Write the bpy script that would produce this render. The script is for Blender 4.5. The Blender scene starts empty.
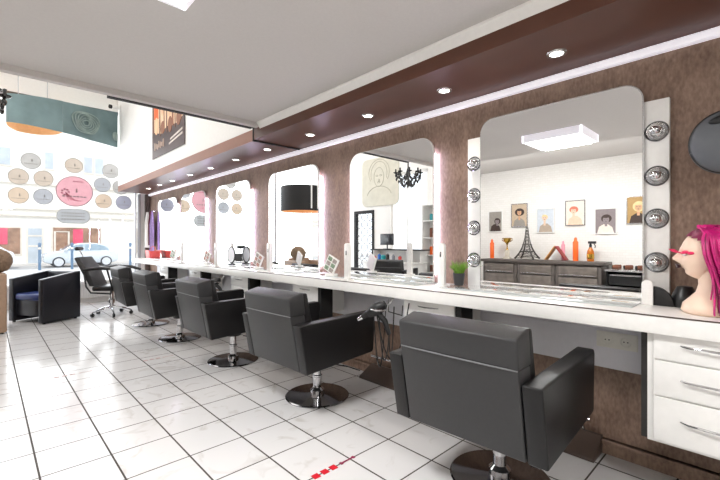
import bpy, bmesh, math, random
from mathutils import Vector, Matrix, noise
random.seed(7)
SC = bpy.context.scene
C = SC.collection
PI = math.pi

# ------------------------------------------------------------------ materials
def lin(c):
    if isinstance(c, str):
        c = [int(c[i:i + 2], 16) / 255 for i in (0, 2, 4)]
    return [x / 12.92 if x <= .04045 else ((x + .055) / 1.055) ** 2.4 for x in c]

def mat(name, col, rough=.5, metal=0, var=.06, scale=30, bump=0, bscale=None, emit=None, estr=0, coat=0, spec=.5, col2=None, detail=4):
    m = bpy.data.materials.new(name); m.use_nodes = True
    nt = m.node_tree; b = nt.nodes['Principled BSDF']
    c = lin(col)
    tc = nt.nodes.new('ShaderNodeTexCoord')
    nz = nt.nodes.new('ShaderNodeTexNoise'); nz.inputs['Scale'].default_value = scale; nz.inputs['Detail'].default_value = detail
    nt.links.new(tc.outputs['Object'], nz.inputs['Vector'])
    rp = nt.nodes.new('ShaderNodeValToRGB')
    c2 = lin(col2) if col2 else None
    lo = c2 if c2 else [max(0, x * (1 - var)) for x in c]
    hi = c if c2 else [min(1, x * (1 + var)) for x in c]
    rp.color_ramp.elements[0].position = .3; rp.color_ramp.elements[1].position = .7
    rp.color_ramp.elements[0].color = (*lo, 1); rp.color_ramp.elements[1].color = (*hi, 1)
    nt.links.new(nz.outputs['Fac'], rp.inputs['Fac'])
    nt.links.new(rp.outputs['Color'], b.inputs['Base Color'])
    b.inputs['Roughness'].default_value = rough; b.inputs['Metallic'].default_value = metal
    b.inputs['Specular IOR Level'].default_value = spec
    b.inputs['Coat Weight'].default_value = coat
    if bump:
        n2 = nt.nodes.new('ShaderNodeTexNoise'); n2.inputs['Scale'].default_value = bscale or scale * 4
        nt.links.new(tc.outputs['Object'], n2.inputs['Vector'])
        bp = nt.nodes.new('ShaderNodeBump'); bp.inputs['Strength'].default_value = bump; bp.inputs['Distance'].default_value = .01
        nt.links.new(n2.outputs['Fac'], bp.inputs['Height']); nt.links.new(bp.outputs['Normal'], b.inputs['Normal'])
    if estr:
        b.inputs['Emission Color'].default_value = (*lin(emit or col), 1); b.inputs['Emission Strength'].default_value = estr
    return m

M = {}
M['white'] = mat('white_lacquer', 'f2f1ee', .25, var=.02)
M['white_matt'] = mat('white_paint', 'f0eeea', .7, var=.02)
M['ceiling'] = mat('ceiling_paint', 'cdc9c5', .85, var=.02, scale=60, bump=.15, bscale=260)
M['brown_gloss'] = mat('brown_soffit', '5a3526', .38, var=.05, scale=5)
M['plinth'] = mat('dark_footrest_brown', '4a3d36', .3, var=.08, scale=8)
M['fascia'] = mat('brown_fascia', '8e5f4a', .5, var=.05, scale=4)
M['leather'] = mat('black_leather', '131213', .38, var=.1, scale=60, spec=.4, bump=.12, bscale=350)
M['leather_back'] = mat('charcoal_leather', '2f2f30', .45, var=.06, scale=60, bump=.1, bscale=350)
M['chrome'] = mat('chrome', 'd8d8da', .08, 1, var=.02)
M['dark_chrome'] = mat('dark_chrome', '8b8a8c', .07, 1, var=.03)
M['black'] = mat('black_plastic', '151516', .35, var=.1)
M['black_matt'] = mat('black_matt', '1b1a1a', .7, var=.1)
M['hood'] = mat('hood_plastic', '5c5f63', .6, var=.04)
M['mirror'] = mat('mirror_silver', 'f6f7f7', .0, 1, var=.0)
M['silver'] = mat('brushed_silver', 'c9c9c9', .25, 1, var=.03)
M['white_glow'] = mat('white_trim_glow', 'f4f2f2', .4, emit='f4f0ff', estr=.45)  # weak emission added to brighten the white trim, also on the panel frames
M['grey_panel'] = mat('grey_panel', 'e6e5ea', .5, var=.02)
M['glow'] = mat('led_strip_glow', 'efe6ff', .5, emit='e2dcff', estr=40)
M['led'] = mat('led_diffuser', 'ffffff', .5, emit='ffffff', estr=10)
M['spot'] = mat('downlight_lens', 'ffffff', .5, emit='fff9f0', estr=14)
M['socket'] = mat('socket_plastic', 'e9e7df', .3, var=.02)
M['counter_glass'] = mat('counter_glass', 'b9c0c0', .03, 0, var=.03, coat=1, spec=.9)
M['cab_dark'] = mat('anthracite_frame', '2f2c2a', .4, var=.1)
M['side_front'] = mat('grey_brown_wood', '6d655e', .45, var=.25, scale=9)
M['side_body'] = mat('grey_brown_carcass', '57504b', .5, var=.15, scale=9)
M['orange'] = mat('orange_plastic', 'f06414', .35, var=.05)
M['gold'] = mat('gold_metal', 'c9a24a', .25, 1, var=.05)
M['iron'] = mat('dark_iron', '4a4642', .45, .6, var=.15)
M['wood'] = mat('pine_wood', 'c9914f', .5, var=.2, scale=14)
M['red_wood'] = mat('dark_red_wood', '8c2320', .45, var=.1)
M['pink'] = mat('pink_plastic', 'eb9cae', .35)
M['amber'] = mat('amber_plastic', 'b8661a', .2, var=.15)
M['marble_base'] = mat('cream_marble', 'd8cfc0', .3, var=.1)
M['leaf'] = mat('grass_leaf', '6f9a2e', .5, var=.3, scale=40)
M['pot'] = mat('charcoal_pot', '38383a', .5, var=.08)
M['soil'] = mat('soil', '2d2119', .9, var=.3)
M['skin'] = mat('mannequin_skin', 'f1d6c0', .45, var=.03, scale=12)
M['hair'] = mat('magenta_hair', 'c81b76', .35, var=.35, scale=22)
M['hair_dark'] = mat('dark_magenta_roots', '7d1146', .4, var=.3, scale=25)
M['lash'] = mat('hot_pink_lashes', 'f0306a', .5)
M['lips'] = mat('dark_lips', '3a1a20', .3)
M['blush'] = mat('bronze_cloth', 'a5694a', .5)
M['red'] = mat('red_tape', 'd0142a', .4, var=.08)
M['tape_faint'] = mat('pale_tape', 'b39a98', .5, var=.25, scale=60)  # paler, mottled tone of the far floor tapes
M['purple'] = mat('purple_tape', '8a1f45', .4, var=.08)
M['red_plastic'] = mat('red_plastic', 'd84a44', .35)
M['teal'] = mat('teal_fabric', '6f8587', .7, var=.18, scale=3)
M['amber_lining'] = mat('amber_lining', 'e0b083', .6, emit='ffb568', estr=.22)
M['pale_print'] = mat('pale_print', '8fa09b', .75, var=.12, scale=12)
M['radiator'] = mat('radiator_enamel', 'cdccca', .45, var=.02)
M['beige'] = mat('beige_leather', 'a98c74', .5, var=.06, bump=.08, bscale=300)
M['fur'] = mat('brown_fur', '8a735e', .95, var=.3, scale=60, bump=.6, bscale=180)
M['navy'] = mat('navy_leather', '17181f', .35, var=.15, scale=50, bump=.08, bscale=350)
M['blue_seat'] = mat('blue_seat_leather', '2b3d78', .3, var=.1, scale=50)
M['seam_highlight'] = mat('seam_highlight_grey', '77787a', .45, var=.05)  # lighter grey standing for highlights along the chair seams
M['facade'] = mat('facade_plaster', 'f3efe6', .8, var=.03, scale=2)
M['facade_trim'] = mat('facade_stone', 'd9d2c6', .8, var=.06, scale=3)
M['shop_brown'] = mat('shop_window_brown', '96755f', .35, var=.3, scale=3)
M['win_blue'] = mat('facade_window_blue', 'b4bdc4', .2, var=.1, scale=2)
M['poster_red'] = mat('poster_red', 'd8506c', .5, var=.1, scale=3)
M['car_blue'] = mat('car_paint_silver_blue', 'ced6db', .25, .2, var=.02, coat=.6)
M['car_white'] = mat('car_paint_white', 'e6e9ec', .25, 0, var=.02, coat=.6)
M['car_glass'] = mat('car_glass', '8fa3b0', .08, 0, var=.05)
M['tyre'] = mat('tyre_rubber', '3a3b3f', .8)
M['alloy'] = mat('alloy_wheel', 'd5d8da', .35, .4)
M['bollard'] = mat('bollard_blue', '5d7892', .5)
M['asphalt'] = mat('asphalt', 'b2b0ad', .9, var=.06, scale=12)
M['kerb'] = mat('pavement', 'd2cec8', .85, var=.05, scale=6)
M['frame_dark'] = mat('dark_window_frame', '4d4038', .5, var=.1)
M['frame_grey'] = mat('grey_window_frame', 'b9b9bd', .4, .2, var=.03)
M['cap_white'] = mat('white_cloth', 'ece9e6', .85, var=.04, bump=.3, bscale=60)
M['cap_violet'] = mat('violet_cloth', '9a86b4', .8, var=.15, bump=.3, bscale=60)
M['cap_wine'] = mat('wine_cloth', '6d3040', .8, var=.15, bump=.3, bscale=60)
M['print_panel'] = mat('pale_wall_print', 'd3cfc0', .8, var=.06, scale=6)
M['print_line'] = mat('print_line', 'b3ae9e', .8)
M['crystal_black'] = mat('black_crystal', '1a1714', .15, var=.2, spec=.8)
M['monitor'] = mat('dark_screen', '3b3d42', .15)
M['teal_bottle'] = mat('teal_bottle', '2f9fa8', .3)
M['blue_bottle'] = mat('blue_bottle', '2f6fc4', .3)
M['grey_bottle'] = mat('grey_bottle', '8b8f96', .3)
M['wig_brown'] = mat('brown_wig', '7c4a34', .5, var=.3, scale=40)
M['book_grey'] = mat('card_print_grey', 'a39b95', .6, var=.3, scale=60)
M['book_green'] = mat('card_print_green', '7f957c', .6, var=.3, scale=60)
M['book_rose'] = mat('card_print_rose', 'b98d83', .6, var=.3, scale=60)
M['lens_black'] = mat('camera_lens', '0a0a0c', .1)
M['back_wall'] = mat('pale_wall', 'dedad3', .85, var=.03, scale=8)

def film(name, col):
    m = mat(name, col, .6, var=.05, scale=8); nt = m.node_tree; b = nt.nodes['Principled BSDF']; out = nt.nodes['Material Output']
    tl = nt.nodes.new('ShaderNodeBsdfTranslucent'); tl.inputs['Color'].default_value = (*lin(col), 1)
    mx = nt.nodes.new('ShaderNodeMixShader'); mx.inputs[0].default_value = .62
    nt.links.new(b.outputs[0], mx.inputs[1]); nt.links.new(tl.outputs[0], mx.inputs[2]); nt.links.new(mx.outputs[0], out.inputs['Surface'])
    return m
# sticker films (matt, slightly varied)
for k, v in dict(st_grey='c6c4c1', st_beige='cbc3ba', st_warm='d0c5b8', st_cool='bdbec0', st_pink='d4b6ba', st_silver='c0c1c1', st_lilac='bbbbc2', st_mark='aba7a2', st_rose='d08a9c').items():
    M[k] = film(k + '_film', v)

def node_mat(name):
    m = bpy.data.materials.new(name); m.use_nodes = True
    return m, m.node_tree, m.node_tree.nodes['Principled BSDF']

def wall_brown():
    m, nt, b = node_mat('suede_brown_wallpaper')
    tc = nt.nodes.new('ShaderNodeTexCoord')
    mp = nt.nodes.new('ShaderNodeMapping'); mp.inputs['Scale'].default_value = (1, 1, .45)
    nt.links.new(tc.outputs['Object'], mp.inputs['Vector'])
    n1 = nt.nodes.new('ShaderNodeTexNoise'); n1.inputs['Scale'].default_value = 7; n1.inputs['Detail'].default_value = 8; n1.inputs['Roughness'].default_value = .7
    n2 = nt.nodes.new('ShaderNodeTexNoise'); n2.inputs['Scale'].default_value = 70; n2.inputs['Detail'].default_value = 4
    nt.links.new(mp.outputs[0], n1.inputs['Vector']); nt.links.new(mp.outputs[0], n2.inputs['Vector'])
    mx = nt.nodes.new('ShaderNodeMath'); mx.operation = 'MULTIPLY_ADD'; mx.inputs[1].default_value = .45
    nt.links.new(n2.outputs['Fac'], mx.inputs[0])
    sc = nt.nodes.new('ShaderNodeMath'); sc.operation = 'MULTIPLY'; sc.inputs[1].default_value = .6
    nt.links.new(n1.outputs['Fac'], sc.inputs[0]); nt.links.new(sc.outputs[0], mx.inputs[2])
    rp = nt.nodes.new('ShaderNodeValToRGB'); e = rp.color_ramp.elements
    e[0].position = .34; e[0].color = (*lin('634b3d'), 1); e[1].position = .72; e[1].color = (*lin('9e8574'), 1)
    nt.links.new(mx.outputs[0], rp.inputs['Fac']); nt.links.new(rp.outputs['Color'], b.inputs['Base Color'])
    b.inputs['Roughness'].default_value = .62
    bp = nt.nodes.new('ShaderNodeBump'); bp.inputs['Strength'].default_value = .35; bp.inputs['Distance'].default_value = .006
    nt.links.new(mx.outputs[0], bp.inputs['Height']); nt.links.new(bp.outputs['Normal'], b.inputs['Normal'])
    return m
M['wall_brown'] = wall_brown()

def floor_tiles():
    m, nt, b = node_mat('white_marbled_floor_tiles')
    L = nt.links.new
    tc = nt.nodes.new('ShaderNodeTexCoord'); sp = nt.nodes.new('ShaderNodeSeparateXYZ'); L(tc.outputs['Object'], sp.inputs[0])
    def mth(op, a, v=None, c=None):
        n = nt.nodes.new('ShaderNodeMath'); n.operation = op
        for i, x in enumerate((a, v, c)):
            if x is None: continue
            if isinstance(x, (int, float)): n.inputs[i].default_value = x
            else: L(x, n.inputs[i])
        return n.outputs[0]
    SX, SY = .3203, .3257
    u = mth('DIVIDE', mth('SUBTRACT', sp.outputs['X'], 1.4829 - 40 * SX), SX)
    v = mth('DIVIDE', mth('SUBTRACT', sp.outputs['Y'], 1.6405 - 40 * SY), SY)
    def edge(w):
        f = mth('FRACT', w); return mth('MINIMUM', f, mth('SUBTRACT', 1, f))
    grout = mth('LESS_THAN', mth('MINIMUM', edge(u), mth('MULTIPLY', edge(v), 1.15)), .0150)
    cb = nt.nodes.new('ShaderNodeCombineXYZ'); L(mth('FLOOR', u), cb.inputs[0]); L(mth('FLOOR', v), cb.inputs[1])
    wn = nt.nodes.new('ShaderNodeTexWhiteNoise'); L(cb.outputs[0], wn.inputs['Vector'])
    ad = nt.nodes.new('ShaderNodeVectorMath'); ad.operation = 'MULTIPLY_ADD'; ad.inputs[1].default_value = (9, 9, 9)
    L(wn.outputs['Color'], ad.inputs[0]); L(tc.outputs['Object'], ad.inputs[2])
    nz = nt.nodes.new('ShaderNodeTexNoise'); nz.inputs['Scale'].default_value = 5; nz.inputs['Detail'].default_value = 7; nz.inputs['Distortion'].default_value = 1.6
    L(ad.outputs[0], nz.inputs['Vector'])
    rp = nt.nodes.new('ShaderNodeValToRGB'); e = rp.color_ramp.elements
    e[0].position = .28; e[0].color = (*lin('cbc8c5'), 1); e[1].position = .42; e[1].color = (*lin('dcdbdb'), 1)
    L(nz.outputs['Fac'], rp.inputs['Fac'])
    mx = nt.nodes.new('ShaderNodeMixRGB'); L(grout, mx.inputs[0]); L(rp.outputs['Color'], mx.inputs[1]); mx.inputs[2].default_value = (*lin('3c352f'), 1)
    L(mx.outputs[0], b.inputs['Base Color'])
    L(mth('MULTIPLY_ADD', grout, .55, .16), b.inputs['Roughness'])
    bp = nt.nodes.new('ShaderNodeBump'); bp.inputs['Strength'].default_value = .4; bp.inputs['Distance'].default_value = .003; bp.invert = True
    L(grout, bp.inputs['Height']); L(bp.outputs['Normal'], b.inputs['Normal'])
    return m
M['floor'] = floor_tiles()

def brick_white():
    m, nt, b = node_mat('white_embossed_wallpaper')
    tc = nt.nodes.new('ShaderNodeTexCoord'); mp = nt.nodes.new('ShaderNodeMapping')
    mp.inputs['Rotation'].default_value = (PI / 2, 0, PI / 2)
    nt.links.new(tc.outputs['Object'], mp.inputs['Vector'])
    br = nt.nodes.new('ShaderNodeTexBrick'); br.inputs['Scale'].default_value = 7
    br.inputs['Color1'].default_value = (*lin('f5f3ef'), 1); br.inputs['Color2'].default_value = (*lin('f0eee9'), 1); br.inputs['Mortar'].default_value = (*lin('eae7e1'), 1)
    br.inputs['Mortar Size'].default_value = .03; br.inputs['Mortar Smooth'].default_value = 1
    cx = nt.nodes.new('ShaderNodeSeparateXYZ'); nt.links.new(tc.outputs['Object'], cx.inputs[0])
    cb = nt.nodes.new('ShaderNodeCombineXYZ'); nt.links.new(cx.outputs['Y'], cb.inputs[0]); nt.links.new(cx.outputs['Z'], cb.inputs[1])
    nt.links.new(cb.outputs[0], br.inputs['Vector'])
    nt.links.new(br.outputs['Color'], b.inputs['Base Color']); b.inputs['Roughness'].default_value = .8
    bp = nt.nodes.new('ShaderNodeBump'); bp.inputs['Strength'].default_value = .25; bp.inputs['Distance'].default_value = .006
    nt.links.new(br.outputs['Fac'], bp.inputs['Height']); bp.invert = True; nt.links.new(bp.outputs['Normal'], b.inputs['Normal'])
    return m
M['brick_white'] = brick_white()

def glass_mat():
    m, nt, b = node_mat('window_glass')
    nt.nodes.remove(b); out = nt.nodes['Material Output']
    tr = nt.nodes.new('ShaderNodeBsdfTransparent'); gl = nt.nodes.new('ShaderNodeBsdfGlossy'); gl.inputs['Roughness'].default_value = 0
    nz = nt.nodes.new('ShaderNodeTexNoise'); nz.inputs['Scale'].default_value = 1.5
    mr = nt.nodes.new('ShaderNodeMapRange'); mr.inputs['To Min'].default_value = .03; mr.inputs['To Max'].default_value = .05
    nt.links.new(nz.outputs['Fac'], mr.inputs['Value'])
    mx = nt.nodes.new('ShaderNodeMixShader'); nt.links.new(mr.outputs[0], mx.inputs[0]); nt.links.new(tr.outputs[0], mx.inputs[1]); nt.links.new(gl.outputs[0], mx.inputs[2])
    nt.links.new(mx.outputs[0], out.inputs['Surface'])
    return m
M['glass'] = glass_mat()

# ------------------------------------------------------------------ mesh builder
def rotm(rx=0, ry=0, rz=0):
    return Matrix.Rotation(rz, 4, 'Z') @ Matrix.Rotation(ry, 4, 'Y') @ Matrix.Rotation(rx, 4, 'X')

class MB:
    def __init__(s): s.bm = bmesh.new(); s.mi = 0
    def m(s, i): s.mi = i; return s
    def _add(s, t, mtx=None):
        if mtx is not None: bmesh.ops.transform(t, matrix=mtx, verts=t.verts)
        bmesh.ops.recalc_face_normals(t, faces=t.faces)
        for f in t.faces: f.material_index = s.mi
        me = bpy.data.meshes.new('tmp'); t.to_mesh(me); t.free(); s.bm.from_mesh(me); bpy.data.meshes.remove(me)
        return s
    def box(s, c, d, bev=0, seg=2, rot=None):
        t = bmesh.new(); bmesh.ops.create_cube(t, size=1)
        bmesh.ops.scale(t, vec=d, verts=t.verts)
        if bev: bmesh.ops.bevel(t, geom=list(t.edges), offset=min(bev, min(d) * .49), segments=seg, profile=.5, affect='EDGES')
        return s._add(t, Matrix.Translation(c) @ (rot or Matrix()))
    def b2(s, a, b, bev=0, seg=2):
        c = [(x + y) / 2 for x, y in zip(a, b)]; d = [abs(y - x) for x, y in zip(a, b)]
        return s.box(c, d, bev, seg)
    def prism(s, poly, axis, a, b, bev=0, seg=2, mtx=None):
        t = bmesh.new()
        def P(p, q): return {'x': (q, p[0], p[1]), 'y': (p[0], q, p[1]), 'z': (p[0], p[1], q)}[axis]
        lo = [t.verts.new(P(p, a)) for p in poly]; hi = [t.verts.new(P(p, b)) for p in poly]
        n = len(poly)
        t.faces.new(lo); t.faces.new(hi[::-1])
        for i in range(n): t.faces.new((lo[i], lo[(i + 1) % n], hi[(i + 1) % n], hi[i]))
        bmesh.ops.recalc_face_normals(t, faces=t.faces)
        if bev: bmesh.ops.bevel(t, geom=list(t.edges), offset=bev, segments=seg, profile=.5, affect='EDGES')
        return s._add(t, mtx)
    def lathe(s, prof, seg=32, mtx=None, caps=True):
        t = bmesh.new(); rings = []
        for r, z in prof:
            if r < 1e-6: rings.append([t.verts.new((0, 0, z))])
            else: rings.append([t.verts.new((r * math.cos(2 * PI * i / seg), r * math.sin(2 * PI * i / seg), z)) for i in range(seg)])
        for A, B in zip(rings, rings[1:]):
            if len(A) == 1 and len(B) == 1: continue
            for i in range(seg):
                j = (i + 1) % seg
                if len(A) == 1: t.faces.new((A[0], B[i], B[j]))
                elif len(B) == 1: t.faces.new((A[i], A[j], B[0]))
                else: t.faces.new((A[i], A[j], B[j], B[i]))
        for R in (rings[0], rings[-1]):
            if caps and len(R) > 1: t.faces.new(R)
        return s._add(t, mtx)
    def cyl(s, p0, p1, r, r1=None, seg=24):
        p0, p1 = Vector(p0), Vector(p1); d = p1 - p0
        q = d.to_track_quat('Z', 'Y').to_matrix().to_4x4()
        return s.lathe([(r, 0), (r if r1 is None else r1, d.length)], seg, Matrix.Translation(p0) @ q)
    def tube(s, pts, r, seg=8, closed=False):
        pts = [Vector(p) for p in pts]; n = len(pts)
        rs = r if isinstance(r, (list, tuple)) else [r] * n
        t = bmesh.new(); rings = []; up = None
        for i, p in enumerate(pts):
            a = pts[(i - 1) % n] if (i or closed) else p; b = pts[(i + 1) % n] if (i < n - 1 or closed) else p
            d = (b - a).normalized()
            if up is None:
                up = Vector((0, 0, 1)) if abs(d.z) < .9 else Vector((1, 0, 0))
            up = (up - d * up.dot(d)).normalized(); sd = d.cross(up)
            rings.append([t.verts.new(p + (up * math.cos(2 * PI * k / seg) + sd * math.sin(2 * PI * k / seg)) * rs[i]) for k in range(seg)])
        pr = list(zip(rings, rings[1:])) + ([(rings[-1], rings[0])] if closed else [])
        for A, B in pr:
            for k in range(seg): t.faces.new((A[k], A[(k + 1) % seg], B[(k + 1) % seg], B[k]))
        if not closed: t.faces.new(rings[0]); t.faces.new(rings[-1][::-1])
        return s._add(t)
    def ball(s, c, r, u=20, v=12, rot=None):
        if isinstance(r, (int, float)): r = (r, r, r)
        t = bmesh.new(); bmesh.ops.create_uvsphere(t, u_segments=u, v_segments=v, radius=1)
        bmesh.ops.scale(t, vec=r, verts=t.verts)
        return s._add(t, Matrix.Translation(c) @ (rot or Matrix()))
    def sheet(s, grid):
        t = bmesh.new(); V = [[t.verts.new(p) for p in row] for row in grid]
        for A, B in zip(V, V[1:]):
            for i in range(len(A) - 1): t.faces.new((A[i], A[i + 1], B[i + 1], B[i]))
        return s._add(t)
    def build(s, name, mats, parent=None, loc=(0, 0, 0), smooth=True, ang=35):
        me = bpy.data.meshes.new(name); s.bm.to_mesh(me); s.bm.free()
        for mt in (mats if isinstance(mats, (list, tuple)) else [mats]): me.materials.append(M[mt])
        if smooth:
            for p in me.polygons: p.use_smooth = True
            me.set_sharp_from_angle(angle=math.radians(ang))
        o = bpy.data.objects.new(name, me); o.location = loc; C.objects.link(o)
        if parent: o.parent = parent
        return o

def tag(o, label, cat, group=None, kind=None):
    o['label'] = label; o['category'] = cat
    if group: o['group'] = group
    if kind: o['kind'] = kind
    return o
def thing(name, label, cat, loc=(0, 0, 0), rz=0, group=None):
    o = bpy.data.objects.new(name, None); o.empty_display_size = .1; C.objects.link(o)
    o.location = loc; o.rotation_euler = (0, 0, rz)
    return tag(o, label, cat, group)
def struct(o): o['kind'] = 'structure'; return o
def dup(root, loc=None, rz=None, label=None):
    def cp(o, par):
        c = o.copy(); C.objects.link(c); c.parent = par
        for ch in list(o.children): cp(ch, c)
        return c
    r = cp(root, None)
    if loc is not None: r.location = loc
    if rz is not None: r.rotation_euler = (0, 0, rz)
    if label: r['label'] = label
    return r
def rrect(w0, w1, z0, z1, r, top_only=False, n=7):
    P = []
    cs = [((w0 + r, z0 + r), PI, not top_only), ((w1 - r, z0 + r), 1.5 * PI, not top_only), ((w1 - r, z1 - r), 0, True), ((w0 + r, z1 - r), .5 * PI, True)]
    sq = [(w0, z0), (w1, z0), (w1, z1), (w0, z1)]
    for k, ((cx, cz), a0, rd) in enumerate(cs):
        if not rd: P.append(sq[k]); continue
        for i in range(n + 1):
            a = a0 + .5 * PI * i / n; P.append((cx + r * math.cos(a), cz + r * math.sin(a)))
    return P
def ell(cx, cz, rx, rz, n=28, a0=0, a1=2 * PI):
    return [(cx + rx * math.cos(a0 + (a1 - a0) * i / n), cz + rz * math.sin(a0 + (a1 - a0) * i / n)) for i in range(n)]

# ------------------------------------------------------------------ the room
XW, XL, XF, YB, YW = 2.61, -1.25, -2.6, -2.5, 9.5
ZC, ZH = 2.42, 4.5
struct(MB().b2((-2.9, YB - .2, -.12), (2.9, YW + .25, 0)).build('floor', 'floor', smooth=False))
struct(MB().b2((XL - .2, YB - .2, ZC), (2.2, 3.56, ZC + .15)).build('ceiling', 'ceiling', smooth=False))
struct(MB().b2((XF - .2, 3.57, ZH), (2.2, YW + .2, ZH + .15)).build('ceiling', 'white_matt', smooth=False))
struct(MB().b2((XW, YB - .2, 0), (XW + .2, YW + .2, 2.6)).build('wall_right', 'wall_brown', smooth=False))
struct(MB().b2((2.01, 3.71, 2.375), (XW - .002, YW - .02, ZH - .002)).build('wall_right_upper', 'white_matt', smooth=False))
struct(MB().b2((XL - .2, YB - .2, 0), (XL, 3.6, ZC - .002)).build('wall_left', 'brick_white', smooth=False))
struct(MB().b2((XF, 3.6, 0), (XL - .001, 3.75, ZH - .002)).b2((XL, 3.62, ZC + .16), (2.0, 3.75, ZH - .002)).build('wall_partition', 'white_matt', smooth=False))
struct(MB().b2((XL, YB - .2, 0), (XW - .002, YB, ZC - .002)).build('wall_back', 'back_wall', smooth=False))
# left wall of the entrance zone, with a door opening and a shop window
struct(MB().b2((XF - .2, 3.76, 0), (XF, 5.75, ZH)).b2((XF - .2, 5.75, 3.0), (XF, 6.95, ZH)).b2((XF - .2, 5.75, 0), (XF, 6.95, .9))
       .b2((XF - .2, 6.95, 0), (XF, 7.55, ZH)).b2((XF - .2, 7.55, 2.1), (XF, 8.35, ZH)).b2((XF - .2, 8.35, 0), (XF, YW + .2, ZH)).build('wall_left_entrance', 'white_matt', smooth=False))
# window wall: low parapet, header, corner pier
struct(MB().b2((XF, YW, 0), (2.4, YW + .2, .42)).b2((XF, YW, 3.95), (2.4, YW + .2, ZH)).b2((2.44, YW, 0), (XW - .002, YW + .2, 2.36)).b2((XF, YW, .42), (XF + .15, YW + .2, 3.95)).build('wall_front', 'white_matt', smooth=False))
# soffit along the right wall, two lengths with a dark joint
struct(MB().b2((1.99, YB, 2.27), (XW - .002, 3.67, ZC - .002)).build('trim_1', 'brown_gloss', smooth=False))
struct(MB().b2((2.0, 3.69, 2.265), (XW - .002, YW - .1, 2.374)).m(1).b2((1.99, 3.69, 2.262), (2.0, YW - .1, 2.378)).build('trim_2', ['brown_gloss', 'fascia'], smooth=False))
struct(MB().b2((1.985, 3.67, 2.255), (2.56, 3.69, 2.43)).build('trim_3', 'black_matt', smooth=False))
struct(MB().prism([(1.99, 2.358), (1.99, ZC - .001), (1.955, ZC - .001), (1.955, 2.405), (1.963, 2.398), (1.982, 2.37)], 'y', YB, 3.55).build('trim_4', 'white_matt', smooth=False))
struct(MB().b2((2.562, YB, 2.222), (XW - .002, YW - .1, 2.264), .006).build('trim_5', 'white_glow', smooth=False))  # white cornice, its brightness helped by emission
struct(MB().b2((XL, 3.56, 2.375), (1.985, 3.615, ZC + .15)).build('trim_6', 'ceiling', smooth=False))
struct(MB().b2((2.582, .05, 0), (XW - .001, YW - .1, .085), .004).b2((2.572, YB, .06), (XW - .001, YW - .1, .085), .004).build('baseboard_right', 'wall_brown', smooth=False))
# sliding door track under the ceiling edge
t = thing('door_track', 'black and silver sliding track under the ceiling edge', 'track', (1.0, 3.64, 2.37))
MB().b2((-.3, -.02, 0), (.95, .03, .035)).build('rail', 'black_matt', t)
for x in (-.12, .25, .62): MB().b2((x, -.024, .006), (x + .16, .0, .03), .003).build('silver_carrier', 'silver', t)

# window
w = MB().b2((XF + .15, YW + .02, 3.9), (2.4, YW + .1, 3.95)).build('window_1', 'frame_dark'); struct(w)
MB().b2((XF + .15, YW + .05, .42), (2.4, YW + .06, 3.9)).build('window_pane', 'glass', w)
MB().b2((XF + .15, YW - .14, .41), (2.4, YW + .16, .455), .008).build('window_sill', 'white', w)
for x in (-.72,): MB().b2((x, YW + .02, .455), (x + .05, YW + .1, 3.9)).build('mullion', 'frame_grey', w)
MB().b2((2.335, YW - .0, .455), (2.36, YW + .1, 3.9), .004).build('mullion', 'frame_grey', w)
MB().b2((2.4, YW - .02, 0), (2.44, YW + .1, 2.26), .006).build('mullion', 'frame_grey', w)
struct(MB().b2((2.52, YW - .1, 0), (XW - .004, YW - .001, 2.26), .004).build('trim_7', 'frame_dark', smooth=False))
# side shop window and door in the left wall of the entrance zone
w2 = struct(MB().b2((XF - .12, 5.75, .9), (XF - .04, 5.81, 3.0)).b2((XF - .12, 6.89, .9), (XF - .04, 6.95, 3.0)).b2((XF - .12, 5.75, 2.94), (XF - .04, 6.95, 3.0)).b2((XF - .12, 5.75, .9), (XF - .04, 6.95, .96)).b2((XF - .12, 6.4, .9), (XF - .04, 6.44, 3.0)).build('window_2', 'white'))
MB().b2((XF - .085, 5.81, .96), (XF - .075, 6.89, 2.94)).build('window_pane', 'glass', w2)
d1 = struct(MB().b2((XF - .08, 7.55, 0), (XF + .02, 7.63, 2.1)).b2((XF - .08, 8.27, 0), (XF + .02, 8.35, 2.1)).b2((XF - .08, 7.63, 2.02), (XF + .02, 8.27, 2.1)).b2((XF - .08, 7.63, 0), (XF + .02, 8.27, .08)).build('door_1', 'black_matt'))
MB().b2((XF - .04, 7.63, .08), (XF - .03, 8.27, 2.02)).build('door_pane', 'glass', d1)
g = MB()
for r in range(9):
    for c in range(3):
        cy, cz = 7.737 + .213 * c, .22 + .213 * r
        g.tube([(XF - .01, cy + .1 * math.cos(a), cz + .1 * math.sin(a)) for a in [2 * PI * k / 16 for k in range(16)]], .006, 5, True)
g.build('ornamental_grille', 'black_matt', d1)

# parapet radiator
t = thing('radiator', 'grey ribbed radiator panel below the shop window', 'radiator', (.9, YW - .06, .0))
m = MB().b2((-1.2, -.02, .1), (1.2, .03, .38), .006)
for i in range(60): m.b2((-1.18 + i * .04, -.034, .115), (-1.155 + i * .04, -.018, .365), .004, 1)
m.build('panel', 'radiator', t)
MB().b2((-1.21, -.045, .38), (1.21, .035, .395), .004).build('top_grille', 'white', t)
for x in (-1.0, 1.0): MB().b2((x - .02, -.02, 0), (x + .02, .02, .1)).build('foot', 'radiator', t)

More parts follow.
